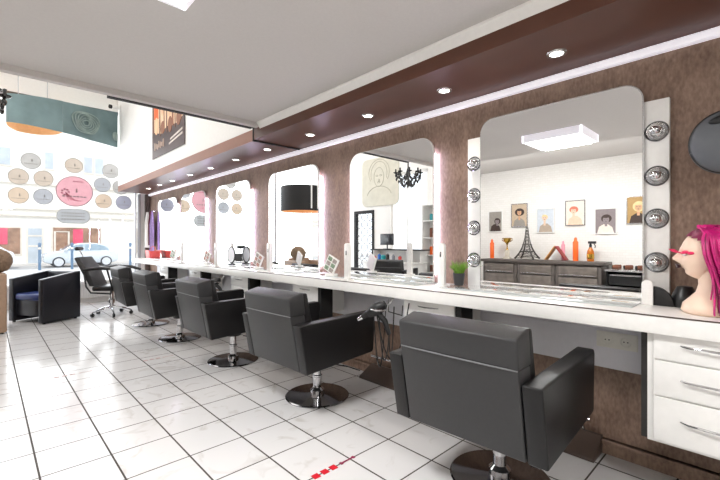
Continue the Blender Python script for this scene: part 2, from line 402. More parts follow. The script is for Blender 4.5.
# ------------------------------------------------------------------ downlights
def downlight(loc, label):
    t = thing('downlight', label, 'light', loc, 0, 'downlights in the brown soffit')
    MB().lathe([(.036, -.006), (.05, -.004), (.052, .0), (.036, .0)], 28, None, False).build('ring', 'silver', t)
    MB().lathe([(0, -.004), (.035, -.004), (.036, .0)], 28).build('lens', 'spot', t)
    return t
nth = ['nearest the camera, above the big bulb-lit mirror', 'second from the camera, between the first two mirrors', 'third from the camera, over the second mirror', 'fourth from the camera, just before the joint', 'first beyond the dark soffit joint', 'second beyond the dark soffit joint', 'third beyond the dark soffit joint', 'fourth beyond the dark soffit joint', 'third from the window end', 'second from the window end', 'closest to the shop window']
ys = [.83, 1.57, 2.32, 3.12, 3.93, 4.7, 5.47, 6.24, 7.05, 7.72, 8.4]
for i, (y, n) in enumerate(zip(ys, nth)):
    downlight((2.3, y, 2.27 if i < 4 else 2.265), 'round recessed downlight in the brown soffit, ' + n)
    l = bpy.data.lights.new('downlight_beam', 'SPOT'); l.energy = 12; l.spot_size = 1.9; l.spot_blend = .8; l.color = (1, .93, .84); l.shadow_soft_size = .04
    lo = bpy.data.objects.new('downlight_beam', l); lo.location = (2.3, y, 2.25); C.objects.link(lo)

# ceiling panels
def led_panel(loc, sx, sy, label):
    t = thing('led_panel', label, 'light', loc)
    MB().b2((-sx / 2, -sy / 2, -.08), (sx / 2, -sy / 2 + .02, 0)).b2((-sx / 2, sy / 2 - .02, -.08), (sx / 2, sy / 2, 0)).b2((-sx / 2, -sy / 2, -.08), (-sx / 2 + .02, sy / 2, 0)).b2((sx / 2 - .02, -sy / 2, -.08), (sx / 2, sy / 2, 0)).build('frame', 'white_glow', t)
    MB().b2((-sx / 2 + .02, -sy / 2 + .02, -.076), (sx / 2 - .02, sy / 2 - .02, -.01)).build('diffuser', 'led', t)
    return t
led_panel((.42, 1.655, ZC), .56, .62, 'square white surface-mounted LED ceiling panel, glowing, near the camera')
led_panel((.42, -1.0, ZC), .6, .62, 'square white fill-light panel added on the ceiling at the back of the salon, unseen')  # unseen glowing panel added as fill behind the camera

# ------------------------------------------------------------------ mirrors
def wall_mirror(y0, y1, z1, label, r=.13, glow=True, xf=2.565):
    z0 = .905; yc = (y0 + y1) / 2; hw = (y1 - y0) / 2
    t = thing('wall_mirror', label, 'mirror', (xf, yc, z0), 0, 'wall mirrors above the styling counter')
    h = z1 - z0
    MB().prism(rrect(-hw, hw, 0, h, r, True), 'x', .0025, .018 if glow else .012).build('frame', 'white' if glow else 'silver', t)
    MB().prism(rrect(-hw + .006, hw - .006, .006, h - .006, r - .006, True), 'x', -.001, .002).build('mirror_glass', 'mirror', t, smooth=False)
    MB().b2((.018 if glow else .012, -hw + .05, .05), (2.605 - xf, hw - .05, h - .16)).build('backing', 'black_matt', t)
    if glow:
        for s in (-1, 1): MB().b2((.019, s * (hw - .008), .06), (2.608 - xf, s * (hw - .03), h - .14)).build('light_strip', 'glow', t)
    return t
wall_mirror(.477, 1.441, 2.085, 'large rounded wall mirror flanked by bulb strips, nearest the camera', .1, False, 2.553)
wall_mirror(1.851, 2.843, 2.065, 'rounded wall mirror reflecting the black chandelier, beside the potted grass')
wall_mirror(3.335, 4.352, 2.065, 'rounded wall mirror reflecting a black hanging shade')
wall_mirror(4.84, 5.907, 2.065, 'rounded wall mirror third from the window corner')
wall_mirror(6.335, 7.39, 2.065, 'rounded wall mirror second from the window corner')
wall_mirror(7.646, 8.753, 2.065, 'rounded wall mirror closest to the shop window')

RX = Matrix.Rotation(-PI / 2, 4, 'Y')     # lathe axis +z -> -x
def bulb_strip(y0, y1, yb, zs, label):
    t = thing('bulb_strip', label, 'light', (XW, (y0 + y1) / 2, .9), 0, 'white bulb strips beside the big mirror')
    hw = abs(y1 - y0) / 2
    MB().b2((-.035, -hw, .004), (-.002, hw, 1.075), .002).build('panel', 'white', t)
    for z in zs:
        mt = Matrix.Translation((-.035, yb - (y0 + y1) / 2, z - .9)) @ RX
        s = MB().lathe([(.05, .0), (.054, .004), (.05, .009), (.046, .006)], 36, mt, False).build('socket_ring', 'dark_chrome', t)
        MB().lathe([(.047, .0), (.046, .006), (.038, .003), (.033, .002), (.031, .008), (.027, .014), (.02, .018), (0, .018)], 36, mt).build('dish', 'silver', s)
        MB().lathe([(.013, .016), (.014, .024), (.022, .032), (.026, .044), (.022, .057), (.011, .066), (0, .068)], 24, mt).build('bulb', 'chrome', s)
bulb_strip(.371, .6, .424, (1.806, 1.57, 1.344, 1.113), 'white bulb strip right of the big mirror, by the pink-haired head')
bulb_strip(1.3, 1.552, 1.5, (1.788, 1.559, 1.323, 1.09), 'white bulb strip left of the big mirror, above the potted grass')

# ------------------------------------------------------------------ counter and what hangs under it
ct = thing('styling_counter', 'long white styling counter with glossy glass top along the mirror wall', 'counter', (2.11, 4.1, .9))
MB().b2((0, -4.9, -.08), (.49, 4.75, 0), .004).build('worktop', 'white', ct)
MB().b2((-.0015, -4.9, -.0045), (.01, 4.75, .0008)).build('front_edge_strip', 'frame_dark', ct)
for i, (a, b) in enumerate([(.47, 1.6), (1.8, 3.05), (3.3, 4.5), (4.8, 6.0), (6.3, 7.45), (7.6, 8.7)]):
    MB().b2((.16, a - 4.1, .0), (.45, b - 4.1, .008), .002).build('glass_plate', 'counter_glass', ct)
t = thing('apron_panel', 'pale grey panel on the wall below the counter', 'panel', (2.57, 4.1, .5))
MB().b2((0, -3.67, 0), (.0395, 4.7, .318), .003).build('panel', 'grey_panel', t)
MB().b2((-.025, -3.67, .225), (0, 4.7, .29), .004).build('cable_duct', 'grey_panel', t)

def bow_handle(m, y0, y1, x, z, r=.005, out=.028):
    m.tube([(x, y0, z), (x - out * .7, y0 + (y1 - y0) * .12, z), (x - out, (y0 + y1) / 2, z), (x - out * .7, y0 + (y1 - y0) * .88, z), (x, y1, z)], [r * .6, r, r * 1.1, r, r * .6], 8)
    return m
t = thing('drawer_cabinet', 'white three-drawer cabinet under the counter below the pink-haired head', 'cabinet', (2.15, -.1, .3))
MB().b2((.07, -.62, .015), (.44, .525, .5195)).build('carcass', 'cab_dark', t)
MB().b2((.015, -.6, .03), (.07, .492, .5195), .003).build('front_frame', 'white', t)
for z0, z1, zh in ((.405, .515, .475), (.245, .398, .327), (.045, .238, .15)):
    d = MB().b2((0, -.18, z0), (.016, .466, z1), .002).build('drawer', 'white', t)
    bow_handle(MB(), .14, .372, 0, zh).build('handle', 'chrome', d)
    d = MB().b2((0, -.6, z0), (.016, -.19, z1), .002).build('drawer', 'white', t)
    bow_handle(MB(), -.5, -.28, 0, zh).build('handle', 'chrome', d)

def small_unit(y0, y1, label):
    t = thing('drawer_unit', label, 'drawer', (2.21, y0, .55), 0, 'small drawer units under the counter')
    w = y1 - y0
    MB().b2((.016, 0, 0), (.325, w, .27), .002).build('carcass', 'white', t)
    MB().b2((.0, -.045, -.03), (.14, -.002, .2695)).build('side_panel', 'black_matt', t)
    for z0, z1 in ((.135, .262), (.006, .128)):
        d = MB().b2((0, .004, z0), (.015, w - .004, z1), .002).build('drawer', 'white', t)
        bow_handle(MB(), w * .3, w * .7, 0, (z0 + z1) / 2 + .02, .004, .02).build('handle', 'dark_chrome', d)
    return t
small_unit(1.425, 1.86, 'white drawer unit under the counter below the potted grass')
small_unit(2.885, 3.29, 'white drawer unit under the counter left of the hanging hairdryer')
small_unit(4.22, 4.65, 'white drawer unit under the counter behind the third salon chair')
small_unit(5.62, 6.05, 'white drawer unit under the counter behind the fourth salon chair')
small_unit(7.0, 7.42, 'white drawer unit under the counter nearest the window')

def socket(loc, n, label):
    t = thing('power_socket', label, 'socket', loc)
    MB().b2((0, -.05 * n, -.045), (.009, .05 * n, .045), .003).build('plate', 'socket', t)
    for k in range(n):
        y = (k - (n - 1) / 2) * .09
        mt = Matrix.Translation((0, y, 0)) @ RX
        s = MB().lathe([(.034, .0002), (.035, .004), (.026, .004), (.022, .0006), (0, .0006)], 24, mt, False).build('socket_insert', 'socket', t)
        MB().b2((-.0012, y - .012, -.003), (-.0002, y - .006, .003)).b2((-.0012, y + .006, -.003), (-.0002, y + .012, .003)).build('contact_holes', 'black', s)
socket((2.56, .605, .665), 2, 'cream double power socket under the counter beside the white drawers')
socket((2.56, 1.52, .685), 1, 'cream single power socket under the counter behind the nearest chair')

def footrest(y0, y1, label):
    t = thing('footrest', label, 'footrest', (2.425, (y0 + y1) / 2, 0), 0, 'footrests at the wall')
    hw = (y1 - y0) / 2
    MB().prism([(0, 0.0), (.175, 0), (.175, .1), (.15, .1), (0, .018)], 'y', -hw, hw, .003).build('plinth', 'plinth', t)
    MB().cyl((.11, -hw + .05, .19), (.11, hw - .05, .19), .011).build('foot_bar', 'chrome', t)
    for s in (-1, 1): MB().cyl((.11, s * (hw - .1), .19), (.17, s * (hw - .1), .09), .008).build('bar_bracket', 'chrome', t)
for y0, y1, l in ((.68, 1.1, 'brown footrest with chrome bar at the wall before the nearest chair'), (2.12, 2.56, 'brown footrest with chrome bar at the wall below the hanging hairdryer'), (3.5, 3.95, 'brown footrest with chrome bar at the wall before the third chair')):
    footrest(y0, y1, l)

# ------------------------------------------------------------------ salon chairs
def salon_chair(loc, rz, label, rzb=0):
    t = thing('salon_chair', label, 'chair', loc, rz, 'black salon chairs on round chrome bases')
    bk = MB().prism([(-.391, .339), (-.275, .339), (-.345, .722), (-.466, .722)], 'y', -.286, .286, .008, 3).build('backrest', 'leather_back', t)
    MB().prism([(-.467, .719), (-.335, .719), (-.357, .876), (-.482, .845)], 'y', -.288, .288, .011, 3).build('head_roll', 'leather_back', bk)
    MB().prism([(-.336, .48), (-.24, .48), (-.32, .868), (-.362, .868)], 'y', -.285, .285, .012, 3).build('back_cushion', 'leather', bk)
    MB().tube([(-.463, -.283, .721), (-.468, -.2, .721), (-.469, 0, .7205), (-.468, .2, .721), (-.463, .283, .721)], .0035, 6).build('piping', 'seam_highlight', bk)  # seam highlight put into the piping colour
    MB().b2((-.28, -.285, .39), (.225, .285, .5), .03, 4).build('seat', 'leather', t)
    MB().b2((-.28, -.28, .335), (.2, .28, .392), .01).build('seat_base', 'leather', t)
    for s in (-1, 1):
        MB().prism([(-.453, .67), (.265, .684), (.278, .66), (.26, .385), (.245, .37), (-.389, .336)], 'y', s * .291, s * .371, .009, 3).build('armrest', 'leather', t)
    MB().cyl((0, 0, .26), (0, 0, .335), .08, .1).build('seat_mount', 'black', t)
    MB().lathe([(.055, .012), (.055, .05), (.042, .062), (.034, .07), (.034, .15), (.04, .155), (.04, .165), (.03, .17), (.03, .27)], 28).build('column', 'chrome', t)
    MB().lathe([(.25, .0), (.252, .006), (.245, .012), (.1, .02), (.056, .024), (0, .024)], 48).build('base_plate', 'dark_chrome', t)
    p = MB().tube([(.06, -.1, .26), (.16, -.2, .235), (.2, -.28, .215)], .006).build('pump_lever', 'chrome', t)
    return t
c1 = salon_chair((1.932, .978, 0), math.radians(2.3), 'black leather salon chair nearest the camera, facing the big bulb-lit mirror')
for loc, rz, l in (((1.91, 2.501, 0), 2.1, 'black leather salon chair second from the camera, beside the hanging hairdryer'),
                   ((1.852, 3.847, 0), .2, 'black leather salon chair third from the camera'),
                   ((1.788, 5.196, 0), -.6, 'black leather salon chair fourth from the camera'),
                   ((1.79, 6.42, 0), -2, 'black leather salon chair farthest from the camera, beside the wheeled barber chair')):
    dup(c1, loc, math.radians(rz), l)

# wheeled barber chair with headrest
t = thing('barber_chair', 'black wheeled barber chair with small headrest and curved arms by the window', 'chair', (1.53, 7.66, 0), math.radians(-35))
MB().lathe([(.03, .1), (.03, .2), (.045, .2), (.045, .26), (.028, .27), (.028, .42)], 20).build('column', 'chrome', t)
for k in range(5):
    a = 2 * PI * k / 5 + .2; c, s = math.cos(a), math.sin(a)
    lg = MB().tube([(.02 * c, .02 * s, .13), (.15 * c, .15 * s, .11), (.29 * c, .29 * s, .07)], [.024, .02, .013]).build('leg', 'chrome', t)
    MB().cyl((.29 * c - .018 * s, .29 * s + .018 * c, .03), (.29 * c + .018 * s, .29 * s - .018 * c, .03), .03, seg=16).cyl((.29 * c, .29 * s, .03), (.29 * c, .29 * s, .075), .008).build('castor', 'black', lg)
MB().b2((-.2, -.24, .42), (.28, .24, .5), .03, 3).build('seat', 'leather', t)
MB().prism([(-.24, .5), (-.16, .5), (-.27, .78), (-.41, .98), (-.47, .96), (-.36, .74)], 'y', -.22, .22, .015, 3).build('backrest', 'leather_back', t)
for s in (-1, 1):
    MB().tube([(-.3, s * .27, .77), (-.05, s * .29, .8), (.2, s * .29, .785), (.35, s * .28, .74)], [.02, .028, .028, .02], 10).build('armrest', 'black', t)
    MB().tube([(-.3, s * .25, .72), (-.27, s * .25, .5), (-.2, s * .25, .4), (.1, s * .25, .38), (.12, s * .27, .5), (.05, s * .28, .79)], .014).build('arm_frame', 'black', t)
MB().cyl((-.43, -.0, .95), (-.5, 0, 1.1), .012).build('headrest_post', 'chrome', t)
MB().box((-.5, 0, 1.11), (.06, .2, .06), .025, 3, rotm(0, -.6)).build('headrest', 'black', t)

# black tub armchair
t = thing('tub_armchair', 'black leather tub armchair with blue seat by the window', 'armchair', (.676, 7.85, 0), math.radians(-60))
def tub(t, body, seat):
    MB().b2((-.27, -.24, .1), (.27, .2, .34), .015).build('base', body, t)
    MB().b2((-.255, -.27, .34), (.255, .19, .44), .03, 3).build('seat', seat, t)
    for s in (-1, 1):
        MB().prism([(-.29, .02), (.29, .02), (.29, .755), (.24, .755), (-.29, .665)], 'x', s * .262, s * .357, .014, 3).build('armrest', body, t)
    MB().prism([(.19, .02), (.29, .02), (.29, .75), (.21, .75)], 'x', -.26, .26, .014, 3).build('backrest', body, t)
    for x in (-.31, .31):
        for y in (-.24, .24): MB().cyl((x, y, 0), (x, y, .03), .02).build('foot', 'black', t)
tub(t, 'navy', 'blue_seat')
t = thing('tub_armchair', 'beige leather armchair cut off at the left edge of the view', 'armchair', (-.16, 7.35, 0), math.radians(2))
MB().b2((-.3, -.3, .1), (.24, .3, .42), .02).build('seat_base', 'beige', t)
for x0, x1 in ((-.4, -.29), (.24, .35)): MB().b2((x0, -.36, .02), (x1, .38, .8), .02, 3).build('armrest', 'beige', t)
MB().b2((-.29, .28, .02), (.24, .38, .85), .02, 3).build('backrest', 'beige', t)
MB().b2((-.28, -.34, .4), (.23, .28, .5), .03, 3).build('seat', 'beige', t)
for x in (-.34, .3):
    for y in (-.3, .3): MB().cyl((x, y, 0), (x, y, .03), .02).build('foot', 'black', t)
m = MB(); t2 = bmesh.new(); bmesh.ops.create_icosphere(t2, subdivisions=4, radius=1)
for v in t2.verts:
    n = noise.noise(v.co * 5) * .09 + noise.noise(v.co * 14) * .05
    v.co = Vector((v.co.x * .15, v.co.y * .2, v.co.z * .16)) * (1 + n)
m._add(t2)
tag(m.build('fur_cushion', 'fur', None, (.12, 7.25, .965)), 'brown fluffy cushion lying over the beige armchair arm', 'cushion')

# ------------------------------------------------------------------ things on the counter
ZT = .9005
def tool_tower(x, y, label, h=.3, z=ZT):
    t = thing('tool_tower', label, 'holder', (x, y, z), 0, 'slim white towers on the counter')
    MB().b2((-.04, -.035, 0), (.05, .035, .012), .005).build('foot_plate', 'white', t)
    MB().prism(rrect(-.027, .027, .012, h, .022, True, 5), 'x', -.014, .016, .003).build('body', 'white', t)
    MB().b2((-.017, -.006, h * .68), (-.013, .006, h * .8), .002).build('switch', 'dark_chrome', t)
for x, y, l in ((2.16, 2.42, 'slim white upright tower on the counter left of the chandelier mirror'), (2.4, 1.66, 'slim white upright tower on the counter beside the potted grass'),
                (2.16, 3.66, 'slim white upright tower on the counter left of the black-shade mirror'), (2.16, 4.98, 'slim white upright tower on the counter before the third mirror from the window'), (2.16, 6.2, 'slim white upright tower on the counter before the second mirror from the window')):
    tool_tower(x, y, l, .31)

def price_card(x, y, rz, cols, label):
    t = thing('price_card', label, 'card holder', (x, y, ZT + .008), rz, 'tilted picture cards on the counter')
    MB().b2((-.035, -.05, 0), (.035, .05, .022), .005).build('stand', 'white', t)
    rt = Matrix.Translation((0, 0, .105)) @ rotm(math.radians(28), 0, 0)
    m = MB().box((0, 0, 0), (.022, .125, .15), .004, 2); 
    bmesh.ops.transform(m.bm, matrix=rt, verts=m.bm.verts)
    cd = m.build('card', 'white', t)
    m = MB()
    for r in range(3):
        for c in range(2):
            m.m((r + c) % 2).box((-.0115, -.028 + .056 * c, -.046 + .046 * r), (.001, .046, .038))
    bmesh.ops.transform(m.bm, matrix=rt, verts=m.bm.verts)
    m.build('printed_pictures', cols, cd, smooth=False)
for x, y, rz, cols, l in ((2.3, 2.8, .25, ['book_grey', 'book_green'], 'tilted white picture card on the counter left of the chandelier mirror'),
                          (2.28, 4.1, .2, ['book_rose', 'book_grey'], 'tilted white picture card on the counter under the black-shade mirror'),
                          (2.28, 5.55, .2, ['book_grey', 'book_rose'], 'tilted white picture card on the counter under the third mirror from the window'),
                          (2.28, 6.95, .2, ['book_grey', 'book_green'], 'tilted white picture card on the counter under the second mirror from the window')):
    price_card(x, y, rz, cols, l)

# potted grass
t = thing('potted_grass', 'small potted green grass in a charcoal pot on the counter', 'plant', (2.46, 1.555, ZT + .009))
MB().lathe([(.03, 0), (.032, .002), (.043, .085), (.045, .088), (.039, .088), (.037, .078), (0, .078)], 24).build('pot', 'pot', t)
MB().lathe([(0, .08), (.038, .08)], 20, None, False).build('soil', 'soil', t)
m = MB(); rr = random.Random(3)
for k in range(150):
    a = rr.uniform(0, 2 * PI); r0 = .03 * math.sqrt(rr.random()); out = rr.uniform(.01, .055); h = rr.uniform(.05, .1)
    x, y = r0 * math.cos(a), r0 * math.sin(a); dx, dy = math.cos(a), math.sin(a)
    m.tube([(x, y, .078), (x + dx * out * .35, y + dy * out * .35, .078 + h * .6), (x + dx * out, y + dy * out, .078 + h)], [.002, .0018, .0005], 3)
m.build('grass_blades', 'leaf', t)

# hand mirror, towels, red box
t = thing('hand_mirror', 'black-rimmed round mirror standing on the counter under the third mirror from the window', 'mirror', (2.46, 5.15, ZT + .008))
MB().b2((-.04, -.05, 0), (.04, .05, .015), .006).build('foot', 'black', t)
mt = Matrix.Translation((0, 0, .135)) @ RX
MB().lathe([(.105, 0), (.118, .004), (.118, .014), (.105, .018)], 36, mt, False).build('rim', 'black', t)
MB().lathe([(0, .0135), (.106, .0135)], 36, mt, False).build('glass', 'grey_panel', t)  # bright reflection put in as a flat pale grey disc
MB().cyl((.0, 0, .01), (0, 0, .03), .012).build('neck', 'black', t)
def cape(y, x, w, z0, z1, mt, label, seed):
    rr = random.Random(seed); g = []
    for i in range(13):
        z = z1 - (z1 - z0) * i / 12; row = []
        for j in range(13):
            u = j / 12 - .5; k = .35 + .65 * min(1, i / 4)
            row.append((x - .02 + .028 * math.sin(j * 1.9 + seed) * k, y + u * w * k, z))
        g.append(row)
    t = thing('salon_cape', label, 'cape', (0, 0, 0), 0, 'capes hanging by the window corner')
    t.location = (x, y, z1)
    g = [[(p[0] - x, p[1] - y, p[2] - z1) for p in r] for r in g]
    g2 = [[(p[0] + .006, p[1], p[2]) for p in r] for r in g]
    MB().sheet(g).sheet(g2).build('cloth', mt, t, ang=80)
    MB().cyl((0, 0, -.01), (.09, 0, .015), .006).ball((-.005, 0, -.012), .011).build('hook', 'chrome', t)
cape(9.27, 2.53, .2, 1.1, 1.86, 'cap_white', 'white cape hanging on the wall nearest the window', 1)
cape(9.1, 2.54, .14, 1.15, 1.87, 'cap_wine', 'wine-red cape hanging between the white and violet capes', 2)
cape(8.93, 2.53, .2, 1.0, 1.87, 'cap_violet', 'violet cape hanging beside the last mirror', 3)
t = thing('plastic_box', 'red open plastic box on the counter at the window end', 'box', (2.42, 8.55, ZT + .008))
MB().prism([(-.09, 0), (.09, 0), (.11, .15), (.1, .15), (.082, .012), (-.082, .012), (-.1, .15), (-.11, .15)], 'y', -.14, .14, .002).b2((-.085, -.14, .005), (.085, -.13, .13)).b2((-.085, .13, .005), (.085, .14, .13)).build('tub', 'red_plastic', t)
MB().tube([(0, -.14, .14), (0, -.13, .2), (0, 0, .23), (0, .13, .2), (0, .14, .14)], .006).build('handle', 'red_plastic', t)

# dark comb holder with white plate at the big mirror
t = thing('clipper_stand', 'white slim plate with black fan-shaped holder on the counter by the big mirror', 'holder', (2.44, .44, ZT))
MB().prism(rrect(-.024, .024, 0, .125, .02, True, 5), 'x', -.012, .0, .002).build('plate', 'white', t)
fan = [(-.02, 0)] + [(-.02 - .085 * math.cos(a), .095 * math.sin(a)) for a in [PI / 2 * k / 10 for k in range(10, -1, -1)]]
MB().prism(fan, 'x', .004, .035, .003).build('fan_holder', 'black', t)

# ------------------------------------------------------------------ hair dryers on the counter edge
def dryer(loc, rz, label, cords=True):
    t = thing('hair_dryer', label, 'hair dryer', loc, rz, 'black hairdryers hanging below the counter')
    ax = Vector((-.35, .75, -.5)).normalized()
    q = ax.to_track_quat('Z', 'Y').to_matrix().to_4x4()
    b = MB().lathe([(0, -.075), (.025, -.072), (.04, -.05), (.045, -.01), (.043, .03), (.034, .06), (.028, .075), (0, .075)], 24, q).build('body', 'black', t)
    MB().lathe([(.027, .07), (.022, .1), (.016, .13), (.0, .13)], 20, q).build('nozzle', 'black_matt', t)
    MB().lathe([(.017, .125), (.012, .165), (.0, .165)], 16, q).build('nozzle_tip', 'chrome', t)
    MB().tube([(0, -.0, -.02), (.02, -.06, -.08), (.03, -.09, -.17)], [.022, .02, .015], 12).build('handle', 'black', t)
    MB().tube([(.055 * math.cos(2 * PI * k / 20), -.02 + .055 * math.sin(2 * PI * k / 20), .0) for k in range(20)], .007, 8, True).tube([(.05, -.02, 0), (.12, -.03, .04), (.14, -.03, .07)], .008).build('holder_ring', 'chrome', t)
    if cords:
        def hang(a, b, dep, r=.0045, n=16):
            P = []
            for i in range(n + 1):
                u = i / n; p = Vector(a).lerp(Vector(b), u); p.z -= dep * (1 - (2 * u - 1) ** 2); P.append(p)
            return P
        for a, b, dp in (((.03, -.09, -.17), (.16, .14, .02), .3), ((.03, -.085, -.165), (.16, -.02, .0), .25), ((.02, .02, -.04), (.16, -.16, .04), .36), ((0, .03, -.05), (.16, .06, .02), .42)):
            MB().tube(hang(a, b, dp), .0045, 6).build('cord', 'black', t)
        MB().tube([(.12, .0, .05), (.02, -.09, .06), (-.02, -.13, .0), (.06, -.18, -.03), (.14, -.12, .02)], .004, 6).build('cord', 'black', t)
    return t
dryer((1.99, 1.92, .75), 0, 'black hairdryer with tangled cords hanging from the counter between the two nearest chairs')
dryer((1.99, 4.62, .74), .5, 'black hairdryer hanging at the counter behind the third salon chair', False)

# ------------------------------------------------------------------ hood dryer at the right edge
t = thing('hood_dryer', 'round dark grey hood dryer on the wall at the right edge', 'hood dryer', (2.5, .13, 1.67))
mt = Matrix.Translation((-.1, 0, 0)) @ Matrix.Rotation(math.radians(8), 4, 'Z') @ RX
h = MB().lathe([(.134, -.06), (.142, -.05), (.142, 0), (.135, .025), (.108, .055), (.063, .075), (0, .082)], 48, mt).build('hood', 'hood', t)
MB().lathe([(.142, -.012), (.146, -.006), (.146, .004), (.142, .008)], 48, mt, False).build('rim', 'cab_dark', h)
MB().lathe([(.132, -.058), (.115, -.03), (0, -.02)], 40, mt).build('inner_bowl', 'black_matt', h)
MB().ball((-.166, .01, .092), (.014, .06, .02), rot=rotm(math.radians(-12), 0, .12)).build('vent', 'black', h)
MB().box((-.118, .125, -.03), (.012, .02, .026), .004, 2, rotm(0, 0, .6)).build('emblem', 'white', h)
MB().cyl((-.05, 0, 0), (.1, 0, 0), .022).cyl((.09, 0, 0), (.11, 0, 0), .06).build('wall_arm', 'black', t)

# ------------------------------------------------------------------ mannequin head
t = thing('mannequin_head', 'mannequin head with long magenta hair and pink lashes on the counter', 'mannequin head', (2.33, .205, ZT), math.radians(108))
# local: +x is the face direction
def gauss(a, s): return math.exp(-(a / s) ** 2)
hm = bmesh.new(); bmesh.ops.create_uvsphere(hm, u_segments=56, v_segments=40, radius=1)
for v in hm.verts:
    x, y, z = v.co
    fx = max(0, x)
    px, py, pz = x * .092, y * .072, z * .112
    if z < 0:                                    # jaw narrows, chin forward
        k = -z
        py *= 1 - .38 * k ** 1.5
        px = px * (1 - .15 * k) + (.018 * k if x > 0 else .03 * k)
    if x > 0:
        f = fx ** 1.5
        px += f * .026 * gauss(y, .16) * gauss(z + .22, .14)            # nose tip
        px += f * .014 * gauss(y, .13) * gauss(z + .05, .16)            # nose bridge
        px += f * .012 * gauss(y, .3) * gauss(z + .5, .09)              # lips
        px -= f * .006 * gauss(y, .3) * gauss(z + .64, .07)
        px += f * .016 * gauss(y, .3) * gauss(z + .82, .14)             # chin
        px -= f * .011 * gauss(abs(y) - .38, .17) * gauss(z + .02, .12) # eye sockets
        px += f * .006 * gauss(abs(y) - .35, .3) * gauss(z - .2, .1)    # brow
        px += f * .005 * gauss(abs(y) - .45, .2) * gauss(z + .3, .2)    # cheeks
    v.co = (px, py, pz + .265)
m = MB(); m._add(hm)
# neck and shoulder base joined as one lathe, slightly swept
nk = bmesh.new(); rings = []
prof = [(0, .0, .078, .1), (.012, .0, .088, .115), (.04, -.002, .085, .112), (.07, -.006, .062, .082), (.095, -.012, .048, .054), (.13, -.018, .045, .047), (.17, -.016, .046, .047), (.21, -.012, .048, .046)]
for z, cx, rx, ry in prof:
    rings.append([nk.verts.new((cx + rx * math.cos(2 * PI * i / 32), ry * math.sin(2 * PI * i / 32), z)) for i in range(32)])
for A, B in zip(rings, rings[1:]):
    for i in range(32): nk.faces.new((A[i], A[(i + 1) % 32], B[(i + 1) % 32], B[i]))
nk.faces.new(rings[0][::-1]); nk.faces.new(rings[-1])
m._add(nk)
head = m.build('head', 'skin', t, ang=80)
for s in (-1, 1):
    MB().ball((-.008, s * .07, .255), (.02, .008, .032), 14, 10, rotm(0, -.15, s * .3)).build('ear', 'skin', head)
    MB().ball((.083, s * .028, .264), (.008, .016, .008), 14, 10).build('eye', 'white', head)
    l = MB()
    for k in range(9):
        a = (k - 4) * .16
        l.tube([(.088, s * (.028 + .02 * math.sin(a)), .268), (.11, s * (.033 + .036 * math.sin(a)), .275), (.124, s * (.038 + .05 * math.sin(a)), .287)], [.003, .0024, .0006], 5)
    l.ball((.0805, s * .035, .274), (.012, .026, .008)).ball((.066, s * .052, .27), (.013, .016, .007))
    l.build('eyelashes', 'lash', head)
MB().ball((.1005, 0, .2145), (.009, .02, .0055), 16, 10).ball((.0985, 0, .2055), (.009, .017, .0055), 16, 10).build('lips', 'lips', head)
# hair cap plus long strands
cap = bmesh.new(); bmesh.ops.create_uvsphere(cap, u_segments=40, v_segments=28, radius=1)
bmesh.ops.delete(cap, geom=[v for v in cap.verts if v.co.z < -.45 or v.co.z * .8 - v.co.x * .75 < -.13], context='VERTS')
for v in cap.verts: v.co = Vector((v.co.x * .102 - .008, v.co.y * .084, v.co.z * .112 + .277))
cp = MB(); cp._add(cap); cp.build('hair_cap', 'hair_dark', t, ang=80)
m = MB(); rr = random.Random(11)
for k in range(230):
    side = rr.choice((-1, 1)); u = rr.random()
    a = (1.18 + 1.96 * u) if side > 0 else -(1.75 + 1.39 * u)   # angle around the head, 0 = face
    a0 = max(min(a, PI), -PI)
    c, s_ = math.cos(a0), math.sin(a0)
    part = Vector((.03 - .07 * rr.random(), side * .006, .386 + rr.uniform(-.004, .006)))
    L = rr.uniform(.3, .47); w = rr.uniform(.9, 1.18)
    top = Vector((.085 * c - .008, .074 * s_, .35)); mid = Vector((.098 * c * w - .012, .09 * s_ * w, .27))
    low = Vector((.095 * c * w - .035, .105 * s_ * w, .16)); 
    zend = max(.012, .386 - L)
    end = Vector((.1 * c * w - .045 + rr.uniform(-.02, .02), .125 * s_ * w + rr.uniform(-.02, .02), zend))
    P = [part, top, mid, low, end] if zend < .15 else [part, top, mid, end]
    Q = []
    for i in range(len(P) - 1):                       # Catmull-Rom
        p0, p1, p2, p3 = P[max(i - 1, 0)], P[i], P[i + 1], P[min(i + 2, len(P) - 1)]
        for j in range(5):
            q = j / 5
            Q.append(.5 * (2 * p1 + (p2 - p0) * q + (2 * p0 - 5 * p1 + 4 * p2 - p3) * q * q + (3 * p1 - p0 - 3 * p2 + p3) * q ** 3))
    Q.append(P[-1]); n = len(Q)
    m.m(0 if rr.random() < .86 else 1).tube(Q, [.0065 * (1 - .55 * i / n) for i in range(n)], 5)
m.build('long_hair', ['hair', 'hair_dark'], t, ang=80)
# lock hanging over the counter edge
t2 = MB()
for k in range(34):
    y = rr.uniform(-.06, .05); z1 = rr.uniform(.0, .03)
    t2.tube([(-.09 + rr.uniform(-.02, .02), .10 + y * .5, .14), (-.10 + y * .3, .15 + y * .3, .07), (-.10 + y, .2 + rr.uniform(-.01, .01), .03), (-.09 + y, .238 + rr.uniform(-.006, .006), -.01 - z1), (-.085 + y, .242, -.06 - z1)], [.006, .006, .005, .004, .001], 5)
t2.build('hair_lock', 'hair', t, ang=80)
tag(MB().lathe([(.058, 0), (.06, .006), (.05, .06), (.03, .1), (0, .105)], 24).build('clipper_cup', 'black', None, (2.5, .30, ZT)), 'black dome-shaped cup behind the mannequin head', 'cup')

